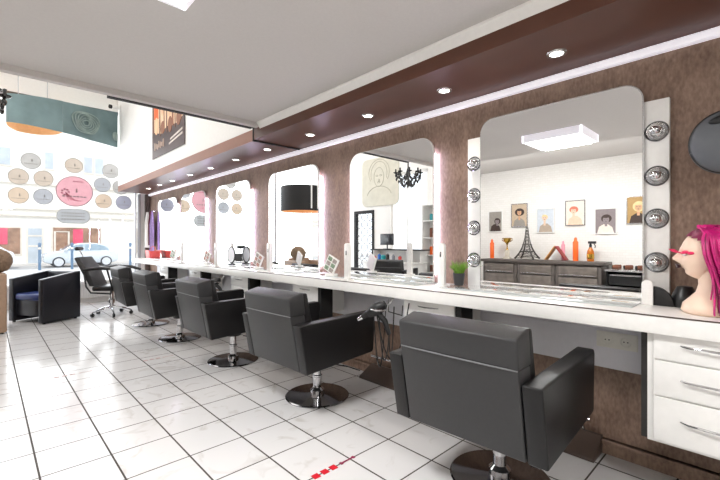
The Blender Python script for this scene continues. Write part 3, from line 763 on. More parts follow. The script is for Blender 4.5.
# ------------------------------------------------------------------ window stickers
ST = [(.608, 2.733, 'st_grey', 'grey round sticker on the window, top left of the left cluster'), (.433, 2.424, 'st_beige', 'beige round sticker on the window, middle row far left'),
      (.793, 2.425, 'st_beige', 'beige round sticker on the window, middle row left of the pink sticker'), (.433, 2.075, 'st_warm', 'warm beige round sticker on the window, bottom row far left'),
      (.789, 2.082, 'st_cool', 'cool grey round sticker on the window, bottom row left of the pink sticker'), (1.262, 2.733, 'st_beige', 'beige round sticker on the window, straight above the pink sticker'),
      (1.888, 2.701, 'st_grey', 'grey round sticker on the window touching the white wall edge'), (1.743, 2.4, 'st_cool', 'cool grey round sticker on the window, upper right of the pink sticker'),
      (1.764, 2.062, 'st_warm', 'warm beige round sticker on the window, lower right of the pink sticker'), (2.127, 2.06, 'st_lilac', 'lilac grey round sticker on the window under the soffit end'), (2.07, 2.378, 'st_grey', 'grey round sticker on the window mostly hidden by the soffit')]
YS = YW + .046
def sticker(x, z, rx, rz, mt, label, rr_=False, pink=False):
    t = thing('window_sticker', label, 'sticker', (x, YS, z), 0, 'stickers on the shop window')
    poly = rrect(-rx, rx, -rz, rz, rz * .95) if rr_ else ell(0, 0, rx, rz, 40)
    MB().prism(poly, 'y', -.001, .001).build('film', mt, t)
    m = MB()
    m.tube([(p[0] * .97, -.0015, p[1] * .97) for p in poly], .004 if not pink else .005, 4, True)
    if rr_:
        for k in (-1, 0, 1):
            for j in range(9): m.b2((-rx * .72 + j * rx * .16, -.002, k * rz * .42 - .012), (-rx * .72 + j * rx * .16 + rx * .1, -.001, k * rz * .42 + .012))
    else:
        for j in range(7): m.b2((-rx * .66 + j * rx * .19, -.002, -rz * .38), (-rx * .66 + j * rx * .19 + rx * .14, -.001, -rz * .3))
        m.prism(ell(rx * .1, rz * .12, .011, .02, 12), 'y', -.002, -.001).prism([(rx * .1 - .018, -.06 * rz), (rx * .1 + .018, -.06 * rz), (rx * .1, rz * .1)], 'y', -.002, -.001)
    m.build('printed_mark', 'st_mark', t, smooth=False)
    if pink:
        m = MB(); r5 = random.Random(5)
        for k in range(6):
            a = 2 * PI * k / 7; m.prism(ell(-rx * .5 + .055 * math.cos(a), -.02 + .055 * math.sin(a), .02, .017, 10), 'y', -.003, -.001)
        for k in range(5): m.tube([(-rx * .5, -.002, -.02), (-rx * .4 + .03 * k, -.002, -.13 - .01 * k), (-rx * .3 + .05 * k, -.002, -.19)], .004, 4)
        for j in range(8): m.b2((-.03 + j * .022, -.003, .185), (-.03 + j * .022 + .014, -.001, .21))
        m.build('printed_blossom', 'st_rose', t, smooth=False)
for x, z, mt, l in ST: sticker(x, z, .151, .151, mt, l)
sticker(1.276, 2.223, .305, .303, 'st_pink', 'large pink round sticker with blossom print on the window', pink=True)
sticker(1.258, 1.73, .272, .145, 'st_silver', 'silver oblong rounded sticker on the window below the pink one', rr_=True)

# ------------------------------------------------------------------ drum lamp and printed banner at the window head
ZD = 3.28
def ribbon(pts, z0, z1, mt, name, parent, thick=.01, n=5):
    P = [Vector((p[0], p[1], 0)) for p in pts]; Q = []
    for i in range(len(P) - 1):
        p0, p1, p2, p3 = P[max(i - 1, 0)], P[i], P[i + 1], P[min(i + 2, len(P) - 1)]
        for j in range(n):
            q = j / n; Q.append(.5 * (2 * p1 + (p2 - p0) * q + (2 * p0 - 5 * p1 + 4 * p2 - p3) * q * q + (3 * p1 - p0 - 3 * p2 + p3) * q ** 3))
    Q.append(P[-1])
    g = [[(q.x, q.y, z0) for q in Q], [(q.x, q.y, z1) for q in Q]]
    return MB().sheet(g).build(name, mt, parent, ang=80)
def slant_ribbon(pts, mt, name, parent, n=6):
    # pts: (x, y, z_bottom, z_top)
    Q = []
    for i in range(len(pts) - 1):
        p0, p1, p2, p3 = [Vector(p) for p in (pts[max(i - 1, 0)], pts[i], pts[i + 1], pts[min(i + 2, len(pts) - 1)])]
        for j in range(n):
            q = j / n; Q.append(.5 * (2 * p1 + (p2 - p0) * q + (2 * p0 - 5 * p1 + 4 * p2 - p3) * q * q + (3 * p1 - p0 - 3 * p2 + p3) * q ** 3))
    Q.append(Vector(pts[-1]))
    return MB().sheet([[(q[0], q[1], q[2]) for q in Q], [(q[0], q[1], q[3]) for q in Q]]).build(name, mt, parent, ang=80)
V4 = lambda *a: a
Vector4 = Vector
t = thing('drum_lamp', 'large teal drum lampshade with glowing amber inside, hanging before the window', 'lamp', (.6, 9.0, 3.21))
def rel(P, zb, zt): return [(x - .6, y - 9.0, zb - 3.21, z - 3.21) for (x, y), z in zip(P, zt)]
near = [(.24, 8.76), (.30, 8.72), (.48, 8.72), (.75, 8.79), (1.01, 8.89)]
far = [(.24, 8.76), (.27, 9.04), (.38, 9.31), (.51, 9.40), (.72, 9.39), (.93, 9.18), (1.01, 8.89)]
slant_ribbon(rel(near, 3.21, [3.69, 3.69, 3.71, 3.75, 3.78]), 'teal', 'shade_front', t)
slant_ribbon(rel([(x, y) for x, y in far], 3.21, [3.69, 3.69, 3.7, 3.7, 3.72, 3.75, 3.78]), 'amber_lining', 'shade_lining', t)
for x, y in ((-.2, -.1), (.2, .0)): MB().cyl((x, y, .45), (x, y, ZH - 3.212), .006).build('suspension_rod', 'frame_grey', t)
MB().cyl((-.25, -.11, .45), (.3, .02, .45), .008).build('crossbar', 'frame_grey', t)
t = thing('printed_banner', 'teal banner with faint portrait print hanging at the window head', 'banner', (1.5, 9.1, 3.2))
bp_ = [(1.012, 8.903, 3.21, 3.78), (1.25, 9.03, 3.21, 3.81), (1.47, 9.16, 3.2, 3.84), (1.75, 9.3, 3.195, 3.88), (1.985, 9.4, 3.18, 3.92)]
slant_ribbon([(x - 1.5, y - 9.1, a - 3.2, b - 3.2) for x, y, a, b in bp_], 'teal', 'cloth', t)
def on_banner(u, z):     # point just before the banner
    x = 1.0 + .985 * u; y = 8.9 + .5 * u - .004 - .012
    return (x - 1.5, y - 9.1 - .02 * math.sin(PI * u), z - 3.2)
for cu, cz, ru, rz in ((.4, 3.5, .23, .22), (.95, 3.4, .05, .09)):
    m = MB()
    for k in range(6):
        f = 1 - .15 * k
        m.tube([on_banner(min(.99, cu + ru * f * math.cos(a) * (1 + .1 * math.sin(3 * a + k))), cz + rz * f * math.sin(a) * (1 + .12 * math.cos(2 * a + k))) for a in [2 * PI * i / 26 for i in range(26)]], .011, 4, True)
    m.build('portrait_print', 'pale_print', t)
# black hanging drum reflected in the mirrors
t = thing('drum_lamp', 'large black drum lampshade with gold inside, seen only in a mirror', 'lamp', (-.9, 8.55, 2.02))
MB().lathe([(.55, 0), (.55, .64), (.545, .64), (.545, 0)], 48, None, False).build('shade', 'black_matt', t)
MB().lathe([(.54, .002), (.54, .6), (0, .6)], 48, None, False).build('lining', 'amber_lining', t)
for s in (-.1, .1): MB().b2((s - .02, -.56, .05), (s + .02, -.55, 1.2)).cyl((s, -.555, 1.2), (s, 0, ZH - 2.03), .008).build('hanger_strap', 'white', t)

# chandelier
t = thing('chandelier', 'black crystal chandelier hanging at the left, reflected in the second mirror', 'chandelier', (-.1, 4.3, 2.17))
MB().lathe([(0, .0), (.02, .02), (.03, .06), (.015, .1), (.012, .16), (.045, .2), (.03, .26), (.012, .32), (.012, ZH - 2.162)], 20).build('stem', 'crystal_black', t)
for k in range(8):
    a = 2 * PI * k / 8; c, s = math.cos(a), math.sin(a)
    ar = MB().tube([(.02 * c, .02 * s, .2), (.08 * c, .08 * s, .13), (.17 * c, .17 * s, .15), (.21 * c, .21 * s, .22)], .009, 8).build('arm', 'crystal_black', t)
    MB().lathe([(.012, .215), (.04, .23), (.045, .24), (.014, .242), (.014, .29), (0, .3)], 14, Matrix.Translation((.21 * c, .21 * s, 0))).build('candle_cup', 'crystal_black', ar)
    for q, (rr_, zz) in enumerate(((.21, .185), (.21, .13), (.16, .08), (.11, .04), (.19, .17), (.14, .1), (.08, .01))):
        a2 = a + (q % 2) * .38
        MB().ball((rr_ * math.cos(a2), rr_ * math.sin(a2), zz), (.015, .015, .03), 8, 6).build('crystal_drop', 'crystal_black', ar)

# poster on the white wall above the soffit
t = thing('wall_poster', 'tall salon poster with long-haired figures on the white wall above the soffit', 'poster', (2.008, 6.36, 2.585))
m = MB()
m.m(0).b2((-.012, -.73, 0), (-.002, .73, 1.2))
m.m(1).prism([(-.71, .42), (-.4, .36), (0, .4), (.3, .34), (.71, .44), (.71, 1.19), (-.71, 1.19)], 'x', -.0135, -.011)
for y0, y1, z0, z1, k in ((.4, .62, .6, 1.19, 2), (.3, .36, .3, 1.1, 3), (.1, .15, .34, 1.05, 4), (-.02, .03, .3, 1.19, 3), (-.3, -.22, .34, 1.0, 4), (-.38, -.34, .3, 1.19, 3), (-.62, -.55, .36, 1.1, 4), (.62, .7, .4, 1.19, 3)):
    m.m(k).prism([(y0, z0), (y1, z0 + .03), (y1 - .01, z1), ((y0 + y1) / 2, z1 - .01), (y0 + .03, z1 - .04)], 'x', -.0145 - .0004 * k, -.011)
for y, z, ry, rz, k in ((.2, .8, .07, .2, 5), (-.12, .75, .08, .24, 5), (-.46, .78, .07, .2, 5), (.2, .42, .09, .1, 4), (-.14, .4, .09, .12, 4), (-.5, .42, .09, .11, 4), (.5, .5, .09, .14, 5)):
    m.m(k).prism(ell(y, z, ry, rz, 20), 'x', -.0165, -.012)
for k in range(7): m.m(6).b2((-.018, .6 - k * .07, .12 + .02 * (k % 2)), (-.012, .56 - k * .07, .24 - .02 * (k % 3)))
for k in range(2): m.m(7).prism([(-.1 - .06 * k, .1 + .06 * k), (-.66, .16 + .06 * k), (-.66, .19 + .06 * k), (-.1 - .06 * k, .125 + .06 * k)], 'x', -.018, -.012)
for k, v in dict(po0='4b3a38', po1='e6c4a4', po2='e8642a', po3='6a3f2c', po4='8d5a40', po5='e9bd98', po6='b59c8c', po7='d9cdc4').items(): M[k] = mat('poster_ink_' + 'abcdefgh'[int(k[2])], v, .5, var=.12, scale=9)
m.build('print', ['po%d' % k for k in range(8)], t, smooth=False)

# security camera
t = thing('security_camera', 'small black and white security camera at the corner above the window', 'camera', (1.96, 9.3, 3.98))
MB().b2((.0, -.03, -.03), (.045, .03, .05), .005).build('bracket', 'white', t)
MB().cyl((.0, 0, 0), (-.13, -.05, -.015), .032, .036).build('body', 'white', t)
MB().cyl((-.12, -.046, -.0145), (-.15, -.058, -.018), .04).build('lens', 'lens_black', t)

# ------------------------------------------------------------------ left wall: sideboard, pictures, trolley (seen in the big mirror)
K = 1.016
def ky(y): return y * K
def kz(z): return 1.22 + (z - 1.22) * K
XFc = -.86
def cabinet(y0, y1, label):
    t = thing('sideboard_cabinet', label, 'cabinet', (XFc, y0, 0), 0, 'grey-brown cabinets at the left wall')
    w = y1 - y0 - .004
    MB().b2((-.365, .002, .06), (-.018, w, .9), .003).build('carcass', 'side_body', t)
    MB().b2((-.34, .02, 0), (-.04, w - .02, .06)).build('plinth', 'black_matt', t)
    for z0, z1 in ((.74, .875), (.41, .72), (.09, .39)):
        d = MB().b2((-.018, .05, z0), (.0, w - .05, z1), .002).build('drawer', 'side_front', t)
        MB().b2((-.002, .07, z0 + .008), (.014, w - .07, z0 + .022), .002).build('handle', 'silver', d)
cabinet(ky(2.705), ky(3.27), 'grey-brown drawer cabinet below the orange bottle and gold trophy, left of three in the mirror')
cabinet(ky(2.15), ky(2.70), 'grey-brown drawer cabinet below the tower figurine, middle of three in the mirror')
cabinet(ky(1.56), ky(2.145), 'grey-brown drawer cabinet below the spray bottle, right of three in the mirror')
TZ = .945
t = thing('worktop', 'dark grey-brown worktop over the three cabinets', 'worktop', (-1.05, ky(2.41), .9))
MB().b2((-.185, -.9, .002), (.2, .9, .045), .003).build('slab', 'side_body', t)
def at(y, x=-1.05): return (x, ky(y), TZ + .001)
def bottle(mt, loc, h, r, label, name='spray_can', cap='orange'):
    t = thing(name, label, 'bottle', loc)
    MB().lathe([(0, 0), (r, .003), (r, h * .8), (r * .6, h * .86), (r * .55, h * .88), (0, h * .88)], 20).build('body', mt, t)
    MB().lathe([(r * .55, h * .86), (r * .55, h * .95), (r * .3, h), (0, h)], 16).build('cap', cap, t)
bottle('orange', at(3.2), .32, .034, 'orange bottle beside the gold trophy on the sideboard')
bottle('orange', at(1.93), .34, .036, 'taller orange bottle between the pink bottle and the spray bottle')
bottle('pink', at(2.13, -1.15), .29, .025, 'pink bottle behind the small wooden easel on the sideboard', cap='pink')
t = thing('trophy_cup', 'small gold trophy cup on a pale base on the sideboard', 'trophy', at(2.94))
MB().b2((-.04, -.055, 0), (.04, .055, .03), .003).b2((-.025, -.03, .03), (.025, .03, .15), .003).build('base', 'marble_base', t)
MB().lathe([(.022, .15), (.01, .17), (.008, .22), (.02, .25), (.055, .29), (.065, .34), (.06, .34), (.0, .27)], 24).build('cup', 'gold', t)
for s in (-1, 1): MB().tube([(0, s * .05, .28), (0, s * .085, .3), (0, s * .085, .33), (0, s * .06, .335)], .006, 6).build('handle', 'gold', t)
t = thing('tower_figurine', 'dark iron lattice tower figurine on the sideboard', 'figurine', at(2.62))
def tw(z): return .155 * math.exp(-z / .17) + .006
for sx in (-1, 1):
    for sy in (-1, 1):
        lg = MB().tube([(sx * tw(z) * .8, sy * tw(z), z) for z in [.016, .05, .1, .15, .2, .27, .34, .42, .5]], [.014, .013, .012, .011, .009, .007, .005, .004, .003], 6).build('leg', 'iron', t)
m = MB()
for z in (.125, .23): m.b2((-tw(z) * .8 - .012, -tw(z) - .012, z - .007), (tw(z) * .8 + .012, tw(z) + .012, z + .007), .002)
m.build('platform', 'iron', t)
m = MB()
for i in range(9):
    z0, z1 = .02 + i * .05, .07 + i * .05
    for s in (-1, 1):
        m.tube([(s * tw(z0) * .8, -tw(z0), z0), (s * tw(z1) * .8, tw(z1), z1)], .003, 4).tube([(s * tw(z0) * .8, tw(z0), z0), (s * tw(z1) * .8, -tw(z1), z1)], .003, 4)
        m.tube([(-tw(z0) * .8, s * tw(z0), z0), (tw(z1) * .8, s * tw(z1), z1)], .003, 4)
m.build('lattice', 'iron', t)
MB().lathe([(.009, .48), (.006, .54), (.0, .58)], 8).build('spire', 'iron', t)
t = thing('wooden_easel', 'small folding wooden stand with red side on the sideboard', 'stand', at(2.19))
MB().box((0, .075, .11), (.13, .014, .25), .002, 1, rotm(math.radians(35), 0, 0)).build('front_board', 'wood', t)
MB().box((0, -.075, .11), (.13, .014, .25), .002, 1, rotm(math.radians(-35), 0, 0)).build('rear_board', 'red_wood', t)
t = thing('spray_bottle', 'amber spray bottle with black trigger on the sideboard', 'bottle', at(1.74))
MB().lathe([(0, 0), (.045, .003), (.047, .1), (.04, .15), (.02, .19), (.016, .2), (0, .2)], 20).build('body', 'amber', t)
MB().cyl((0, 0, .2), (0, 0, .24), .018).b2((-.015, -.07, .25), (.015, .03, .285), .005).tube([(0, -.04, .255), (0, -.06, .22), (0, -.055, .19)], .006).cyl((0, 0, .23), (0, 0, .26), .012).build('trigger_head', 'black', t)
MB().lathe([(.0475, .04), (.0478, .045), (.0476, .1), (.047, .105)], 20, None, False).build('label_band', 'gold', t)

def trolley():
    t = thing('salon_trolley', 'black drawer trolley with rollers on top at the left wall', 'trolley', (-.98, ky(1.28), 0))
    MB().b2((-.17, -.2, .06), (-.14, .2, .84)).b2((-.17, -.215, .06), (.17, -.195, .84)).b2((-.17, .195, .06), (.17, .215, .84)).build('frame', 'black', t)
    for z in (.12, .3, .48, .66):
        d = MB().b2((-.15, -.185, z), (.175, .185, z + .14), .012, 3).build('drawer', 'black', t)
        MB().b2((.172, -.17, z + .12), (.186, .17, z + .138), .003).build('handle', 'silver', d)
    MB().b2((-.18, -.225, .835), (.19, .225, .862), .008, 2).build('tray', 'silver', t)
    for x in (-.14, .14):
        for y in (-.18, .18): MB().cyl((x, y - .01, .027), (x, y + .01, .027), .027, seg=14).cyl((x, y, .03), (x, y, .07), .008).build('castor', 'black', t)
trolley()
rr = random.Random(4)
adj = ['front left', 'front middle', 'front right', 'rear left', 'rear middle', 'rear right']
r0 = None
for k in range(6):
    loc = (-.9 - .12 * (k // 3), ky(1.28) + .13 - .13 * (k % 3), .8625 + .028)
    l = 'dark hair roller on the trolley tray, ' + adj[k] + ' of six'
    if r0 is None:
        r0 = thing('hair_roller', l, 'hair roller', loc, 1.2, 'hair rollers on the trolley')
        MB().cyl((-.035, 0, 0), (.035, 0, 0), .0275, seg=14).build('barrel', 'wig_brown', r0)
        for s in (-1, 1): MB().lathe([(.02, s * .034), (.0278, s * .036), (.02, s * .039)], 14, Matrix.Rotation(PI / 2, 4, 'Y')).build('end_ring', 'black', r0)
    else: dup(r0, loc, 1.2 + rr.uniform(-.5, .5), l)

# portraits
PAL = {'pa': 'c9b49a', 'pb': '3c2c24', 'pc': 'd8a982', 'pd': '9a948c', 'pe': 'cfd6de', 'pf': 'e9d29a', 'pg': 'eadfd2', 'ph': 'd4785e', 'pi': '8a7f80', 'pj': 'b9955c', 'pk': 'e4c7ad', 'pl': '55494a', 'pm': 'b0a08f'}
for i, (k, v) in enumerate(PAL.items()): M[k] = mat('portrait_tone_' + 'abcdefghijklm'[i], v, .5, var=.08, scale=30)
def picture(y0, y1, z0, z1, bg, hair, skin, dress, shape, label):
    y0, y1, z0, z1 = ky(y0), ky(y1), kz(z0), kz(z1)
    w, h = y1 - y0, z1 - z0
    t = thing('framed_portrait', label, 'picture', (XL, (y0 + y1) / 2, z0), 0, 'framed portraits on the left wall')
    f = .012
    MB().b2((.002, -w / 2, 0), (.022, w / 2, f)).b2((.002, -w / 2, h - f), (.022, w / 2, h)).b2((.002, -w / 2, f), (.022, -w / 2 + f, h - f)).b2((.002, w / 2 - f, f), (.022, w / 2, h - f)).build('frame', 'silver' if shape % 2 else 'white', t)
    m = MB().m(0).b2((.002, -w / 2 + f, f), (.012, w / 2 - f, h - f))
    a, b = w, h
    S = [(-.12, .5, .16), (0, .62, .15), (.05, .6, .14), (.08, .58, .15), (-.02, .55, .17), (0, .6, .17)][shape]
    hx, hz, hr = S[0] * a, S[1] * b, S[2] * a
    sh = [(-.38 * a, f), (.38 * a, f), (.3 * a, .28 * b), (.1 * a, .38 * b), (-.1 * a, .38 * b), (-.3 * a, .26 * b)]
    m.m(3).prism(sh, 'x', .0115, .0125)
    m.m(2).prism([(hx - .06 * a, .3 * b), (hx + .06 * a, .3 * b), (hx + .05 * a, hz), (hx - .05 * a, hz)], 'x', .0115, .0129)
    hs = [(1.35, 1.3, .1), (1.9, 1.5, .15), (1.2, 1.0, .35), (1.5, 1.2, .5), (1.4, 1.25, .4), (1.5, 1.5, .2)][shape]
    m.m(1).prism(ell(hx - .1 * hr, hz + hs[2] * hr, hr * hs[0], hr * hs[1], 24), 'x', .0115, .0133)
    m.m(2).prism(ell(hx, hz, hr * .85, hr * 1.15, 22), 'x', .0115, .0137)
    m.m(1).prism(ell(hx, hz + hr * 1.0, hr * .95, hr * .45, 18), 'x', .0115, .0140)
    for s in (-1, 1): m.m(4).prism(ell(hx + s * hr * .35, hz + hr * .15, hr * .16, hr * .07, 10), 'x', .0115, .0141)
    m.m(4).prism(ell(hx, hz - hr * .55, hr * .22, hr * .09, 10), 'x', .0115, .0141)
    m.build('print', [bg, hair, skin, dress, 'pl'], t, smooth=False)
picture(3.11, 3.36, 1.39, 1.74, 'pd', 'pb', 'pi', 'pb', 0, 'framed dark grey portrait in profile, first from the left in the big mirror')
picture(2.69, 2.96, 1.46, 1.84, 'pa', 'pb', 'pc', 'pd', 1, 'framed portrait of a person with round brown curls, above the tower figurine')
picture(2.28, 2.55, 1.36, 1.74, 'pe', 'pf', 'pk', 'pm', 2, 'framed portrait of a blond person on pale blue, hung lower')
picture(1.86, 2.13, 1.46, 1.83, 'pg', 'ph', 'pk', 'pk', 3, 'framed portrait of a person with red upswept hair, hung high')
picture(1.47, 1.74, 1.33, 1.69, 'pi', 'pb', 'pi', 'pg', 4, 'framed portrait of a dark-haired person in a white top')
picture(1.09, 1.36, 1.46, 1.83, 'pj', 'pf', 'pc', 'pb', 5, 'framed golden portrait with light curls, nearest the bulb strip in the mirror')

# ------------------------------------------------------------------ reception corner (seen in the second mirror)
t = thing('wall_print', 'large pale rounded wall print with a faint line portrait', 'wall print', (XF, 7.5, 2.2))
MB().prism(rrect(-.85, .5, 0, 1.3, .16), 'x', .002, .03).build('panel', 'print_panel', t)
m = MB()
X_ = .031
def ring(cy, cz, ry, rz, a0=0, a1=2 * PI): m.tube([(X_, cy + ry * math.cos(a0 + (a1 - a0) * i / 24), cz + rz * math.sin(a0 + (a1 - a0) * i / 24)) for i in range(25)], .007, 4)
ring(-.15, .78, .18, .26); ring(-.15, .86, .3, .34, -.4, PI + .4); ring(-.15, .9, .38, .36, -.6, PI + .6); ring(-.22, .82, .04, .02); ring(-.08, .82, .04, .02); ring(-.15, .64, .05, .02); ring(-.15, .25, .45, .28, .2, PI - .2); ring(-.16, .72, .02, .06, PI, 2 * PI)
m.build('portrait_lines', 'print_line', t)
t = thing('reception_desk', 'white reception desk with raised dark shelf, seen in the second mirror', 'desk', (-1.95, 6.25, 0))
MB().b2((-.3, -.75, 0), (.3, .75, .72), .004).build('body', 'white', t)
MB().b2((-.33, -.78, .72), (.33, .78, .75), .003).build('desktop', 'white', t)
MB().b2((-.3, -.75, .75), (-.05, -.72, 1.02)).b2((-.3, .72, .75), (-.05, .75, 1.02)).b2((-.3, -.72, .75), (-.28, .72, 1.02)).build('shelf_support', 'white', t)
MB().b2((-.34, -.8, 1.02), (.02, .8, 1.045), .003).build('upper_shelf', 'black_matt', t)
for k, (y, mt, h, l) in enumerate(((6.85, 'wig_brown', .17, 'brown bottle first in the row on the reception desk'), (6.7, 'red', .14, 'red bottle on the reception desk'), (6.55, 'blue_bottle', .2, 'blue bottle on the reception desk'), (6.42, 'teal_bottle', .18, 'wide teal bottle on the reception desk'), (6.28, 'black', .2, 'black bottle on the reception desk'), (6.1, 'grey_bottle', .18, 'grey bottle on the reception desk'), (5.9, 'red_plastic', .16, 'light red bottle at the desk end'))):
    bottle(mt, (-1.75, y, .7505), h, .04 if k != 3 else .06, l, 'product_bottle', 'grey_bottle')
t = thing('monitor', 'dark computer monitor on the raised reception shelf', 'monitor', (-2.1, 6.62, 1.0455))
MB().b2((-.06, -.09, 0), (.06, .09, .012), .003).cyl((-.01, 0, .01), (-.01, 0, .12), .015).build('stand', 'black', t)
MB().b2((-.01, -.22, .1), (.012, .22, .38), .005).build('screen', 'monitor', t)
t = thing('display_shelf', 'white open display shelf with hair products by the reception', 'shelf', (XF, 5.2, 0))
MB().b2((.002, -.5, 0), (.3, -.47, 2.1)).b2((.002, .47, 0), (.3, .5, 2.1)).b2((.002, -.47, 0), (.015, .47, 2.1)).build('side_panels', 'white', t)
for z in (.1, .5, .9, 1.3, 1.7, 2.07): MB().b2((.015, -.47, z), (.3, .47, z + .025)).build('shelf_board', 'white', t)
for k, z in enumerate((.525, .925, 1.325, 1.725)):
    for j in range(4):
        mt = ['blue_bottle', 'wig_brown', 'grey_bottle', 'wig_brown', 'teal_bottle', 'white', 'orange', 'black'][(k * 3 + j) % 8]
        bottle(mt, (XF + .16, 4.86 + .22 * j, z + .001), .18 + .04 * ((k + j) % 3), .04,
               ['first', 'second', 'third', 'fourth'][j] + ' product bottle from the partition on the ' + ['lowest stocked', 'second', 'third', 'topmost'][k] + ' board of the display shelf', 'product_bottle', 'white')
dup(c1, (-1.0, 5.35, 0), PI * .9, 'black leather salon chair by the reception desk, seen only in the mirror')

# ------------------------------------------------------------------ red dashed floor markings
def tape(loc, label, full=True):
    t = thing('floor_tape', label, 'floor marking', loc, 0, 'red dashed markings on the tiles')
    m = MB()
    for k in range(3): m.b2((k * .058, -.02, .0003), (k * .058 + .04, .02, .0014))
    m.build('dashes', 'red' if full else 'tape_faint', t, smooth=False)
    MB().b2((.20, -.006, .0003), (.275, .006, .0014)).b2((.185, -.012, .0003), (.2, .012, .0014)).b2((.275, -.012, .0003), (.29, .012, .0014)).build('thin_strip', 'purple' if full else 'tape_faint', t, smooth=False)
tape((1.225, 1.64, 0), 'red dashed tape on the floor tiles nearest the camera')
tape((1.17, 4.45, 0), 'faint red dashed tape on the tiles before the third chair', False)
tape((.44, 4.45, 0), 'faint dashed tape on the tiles at the left, far from the chairs', False)

# ------------------------------------------------------------------ street
GZ = -.3
struct(MB().b2((-30, YW + .3, GZ - .1), (50, 60, GZ)).build('ground', 'asphalt', smooth=False))
struct(MB().b2((-30, YW + .3, GZ), (50, 26.5, GZ + .1)).b2((-30, 32.6, GZ), (50, 34, GZ + .12)).build('pavement', 'kerb', smooth=False))
YS2 = 34.0
S = YS2 / 26.5
b = thing('street_building', 'white building with shop fronts across the street, seen through the window', 'building', (4, YS2, GZ))
MB().b2((-30, 0, 0), (30, 8, 13)).build('wall', 'facade', b, smooth=False)
def fx(x): return x * S - 4
def fz(z): return 1.22 + (z - 1.22) * S - GZ
m = MB()
for z in (2.55, 2.9, 4.2): m.b2((-30, -.18, fz(z)), (30, -.002, fz(z) + .14))
m.build('cornice', 'facade_trim', b, smooth=False)
def fwin(x0, x1, z0, z1, mt, name):
    f = MB().b2((x0 - .1, -.08, z0 - .1), (x1 + .1, -.002, z1 + .1)).build(name, 'facade_trim', b, smooth=False)
    g = MB().b2((x0, -.1, z0), (x1, -.08, z1)); g.build('pane', mt, f, smooth=False); return f
for x0, x1 in ((-1.5, .88), (2.26, 2.59), (3.96, 4.33), (4.48, 4.86), (6.4, 7.0), (8.4, 9.0), (-4.4, -3.8), (-3.2, -2.6)):
    fwin(fx(x0), fx(x1), fz(5.1), fz(5.95), 'win_blue', 'upper_window')
fwin(fx(-2.6), fx(1.26), .75, fz(1.93), 'shop_brown', 'shop_window')
fwin(fx(2.59), fx(4.72), .75, fz(1.99), 'shop_brown', 'shop_window')
fwin(fx(6.6), fx(9.0), .75, fz(1.99), 'shop_brown', 'shop_window')
fwin(fx(-6.6), fx(-3.4), .75, fz(1.99), 'shop_brown', 'shop_window')
d = fwin(fx(1.57), fx(2.12), .1, fz(1.93), 'win_blue', 'entrance_door')
MB().b2((fx(1.57), -.13, fz(1.93) - .55), (fx(2.12), -.09, fz(1.93) - .45)).b2((fx(1.57), -.13, 1.2), (fx(2.12), -.09, 1.3)).build('door_bar', 'facade_trim', d, smooth=False)
MB().b2((fx(3.45), -.14, fz(1.12)), (fx(3.9), -.101, fz(1.92))).build('red_poster', 'poster_red', b, smooth=False)
MB().b2((fx(.3), -.14, fz(1.1)), (fx(.78), -.101, fz(1.92))).build('red_poster', 'poster_red', b, smooth=False)
MB().b2((fx(2.62), -.14, .8), (fx(2.7), -.1, fz(1.75))).b2((fx(3.22), -.14, .8), (fx(3.3), -.1, fz(1.75))).b2((fx(2.62), -.14, fz(1.75)), (fx(3.3), -.1, fz(1.8))).build('shop_door_frame', 'facade_trim', b, smooth=False)

def car(loc, body, label, rz=0):
    t = thing('car', label, 'car', loc, rz)
    prof = [(-1.9, .32), (-1.93, .55), (-1.85, .78), (-1.6, .9), (-1.05, .98), (-.5, 1.36), (-.1, 1.46), (.55, 1.47), (1.2, 1.36), (1.65, 1.02), (1.86, .95), (1.93, .7), (1.9, .35), (1.6, .22), (-1.6, .22)]
    MB().prism(prof, 'y', -.8, .8, .06, 3).build('body', body, t)
    for s in (-1, 1):
        MB().prism([(-.88, 1.0), (-.45, 1.32), (.02, 1.39), (.02, .98)], 'y', s * .8, s * .812).prism([(.08, .98), (.08, 1.39), (.6, 1.39), (1.12, 1.28), (1.4, 1.02)], 'y', s * .8, s * .812).build('side_window', 'car_glass', t, smooth=False)
        for x in (-1.2, 1.22):
            wh = MB().cyl((x, s * .66, .31), (x, s * .83, .31), .31, seg=32).build('wheel', 'tyre', t)
            MB().cyl((x, s * .83, .31), (x, s * .84, .31), .235, seg=28).build('hub_cap', 'alloy', wh)
        MB().b2((-.98 + .02, s * .86, .98), (-.8, s * .98, 1.1), .03).b2((-.9, s * .8, 1.0), (-.85, s * .9, 1.04)).build('side_mirror', body, t)
    MB().prism([(-1.0, 1.02), (-.5, 1.385), (-.48, 1.375), (-.96, 1.01)], 'y', -.68, .68).build('windscreen', 'car_glass', t, smooth=False)
    for s in (-1, 1): MB().box((-1.9, s * .58, .7), (.08, .3, .12), .03).build('headlight', 'alloy', t)
car((4.35, 30.2, GZ), 'car_blue', 'pale silver-blue car parked across the street behind the stickers')
car((-.75, 30.2, GZ), 'car_white', 'white car cut off at the left edge of the window view')
def bollard(x, y, label):
    t = thing('bollard', label, 'bollard', (x, y, GZ + .1), 0, 'blue bollards on the pavement')
    MB().lathe([(.06, 0), (.06, 1.25), (.075, 1.26), (.075, 1.33), (.04, 1.38), (0, 1.39)], 20).build('post', 'bollard', t)
    MB().lathe([(.0615, 1.05), (.063, 1.06), (.063, 1.14), (.0615, 1.15)], 20, None, False).build('band', 'facade_trim', t)
bollard(1.95, 25.4, 'blue street bollard left of the parked silver-blue car')
bollard(3.25, 25.2, 'blue street bollard in front of the parked silver-blue car')
bollard(5.85, 24.8, 'blue street bollard near the right end of the window view')

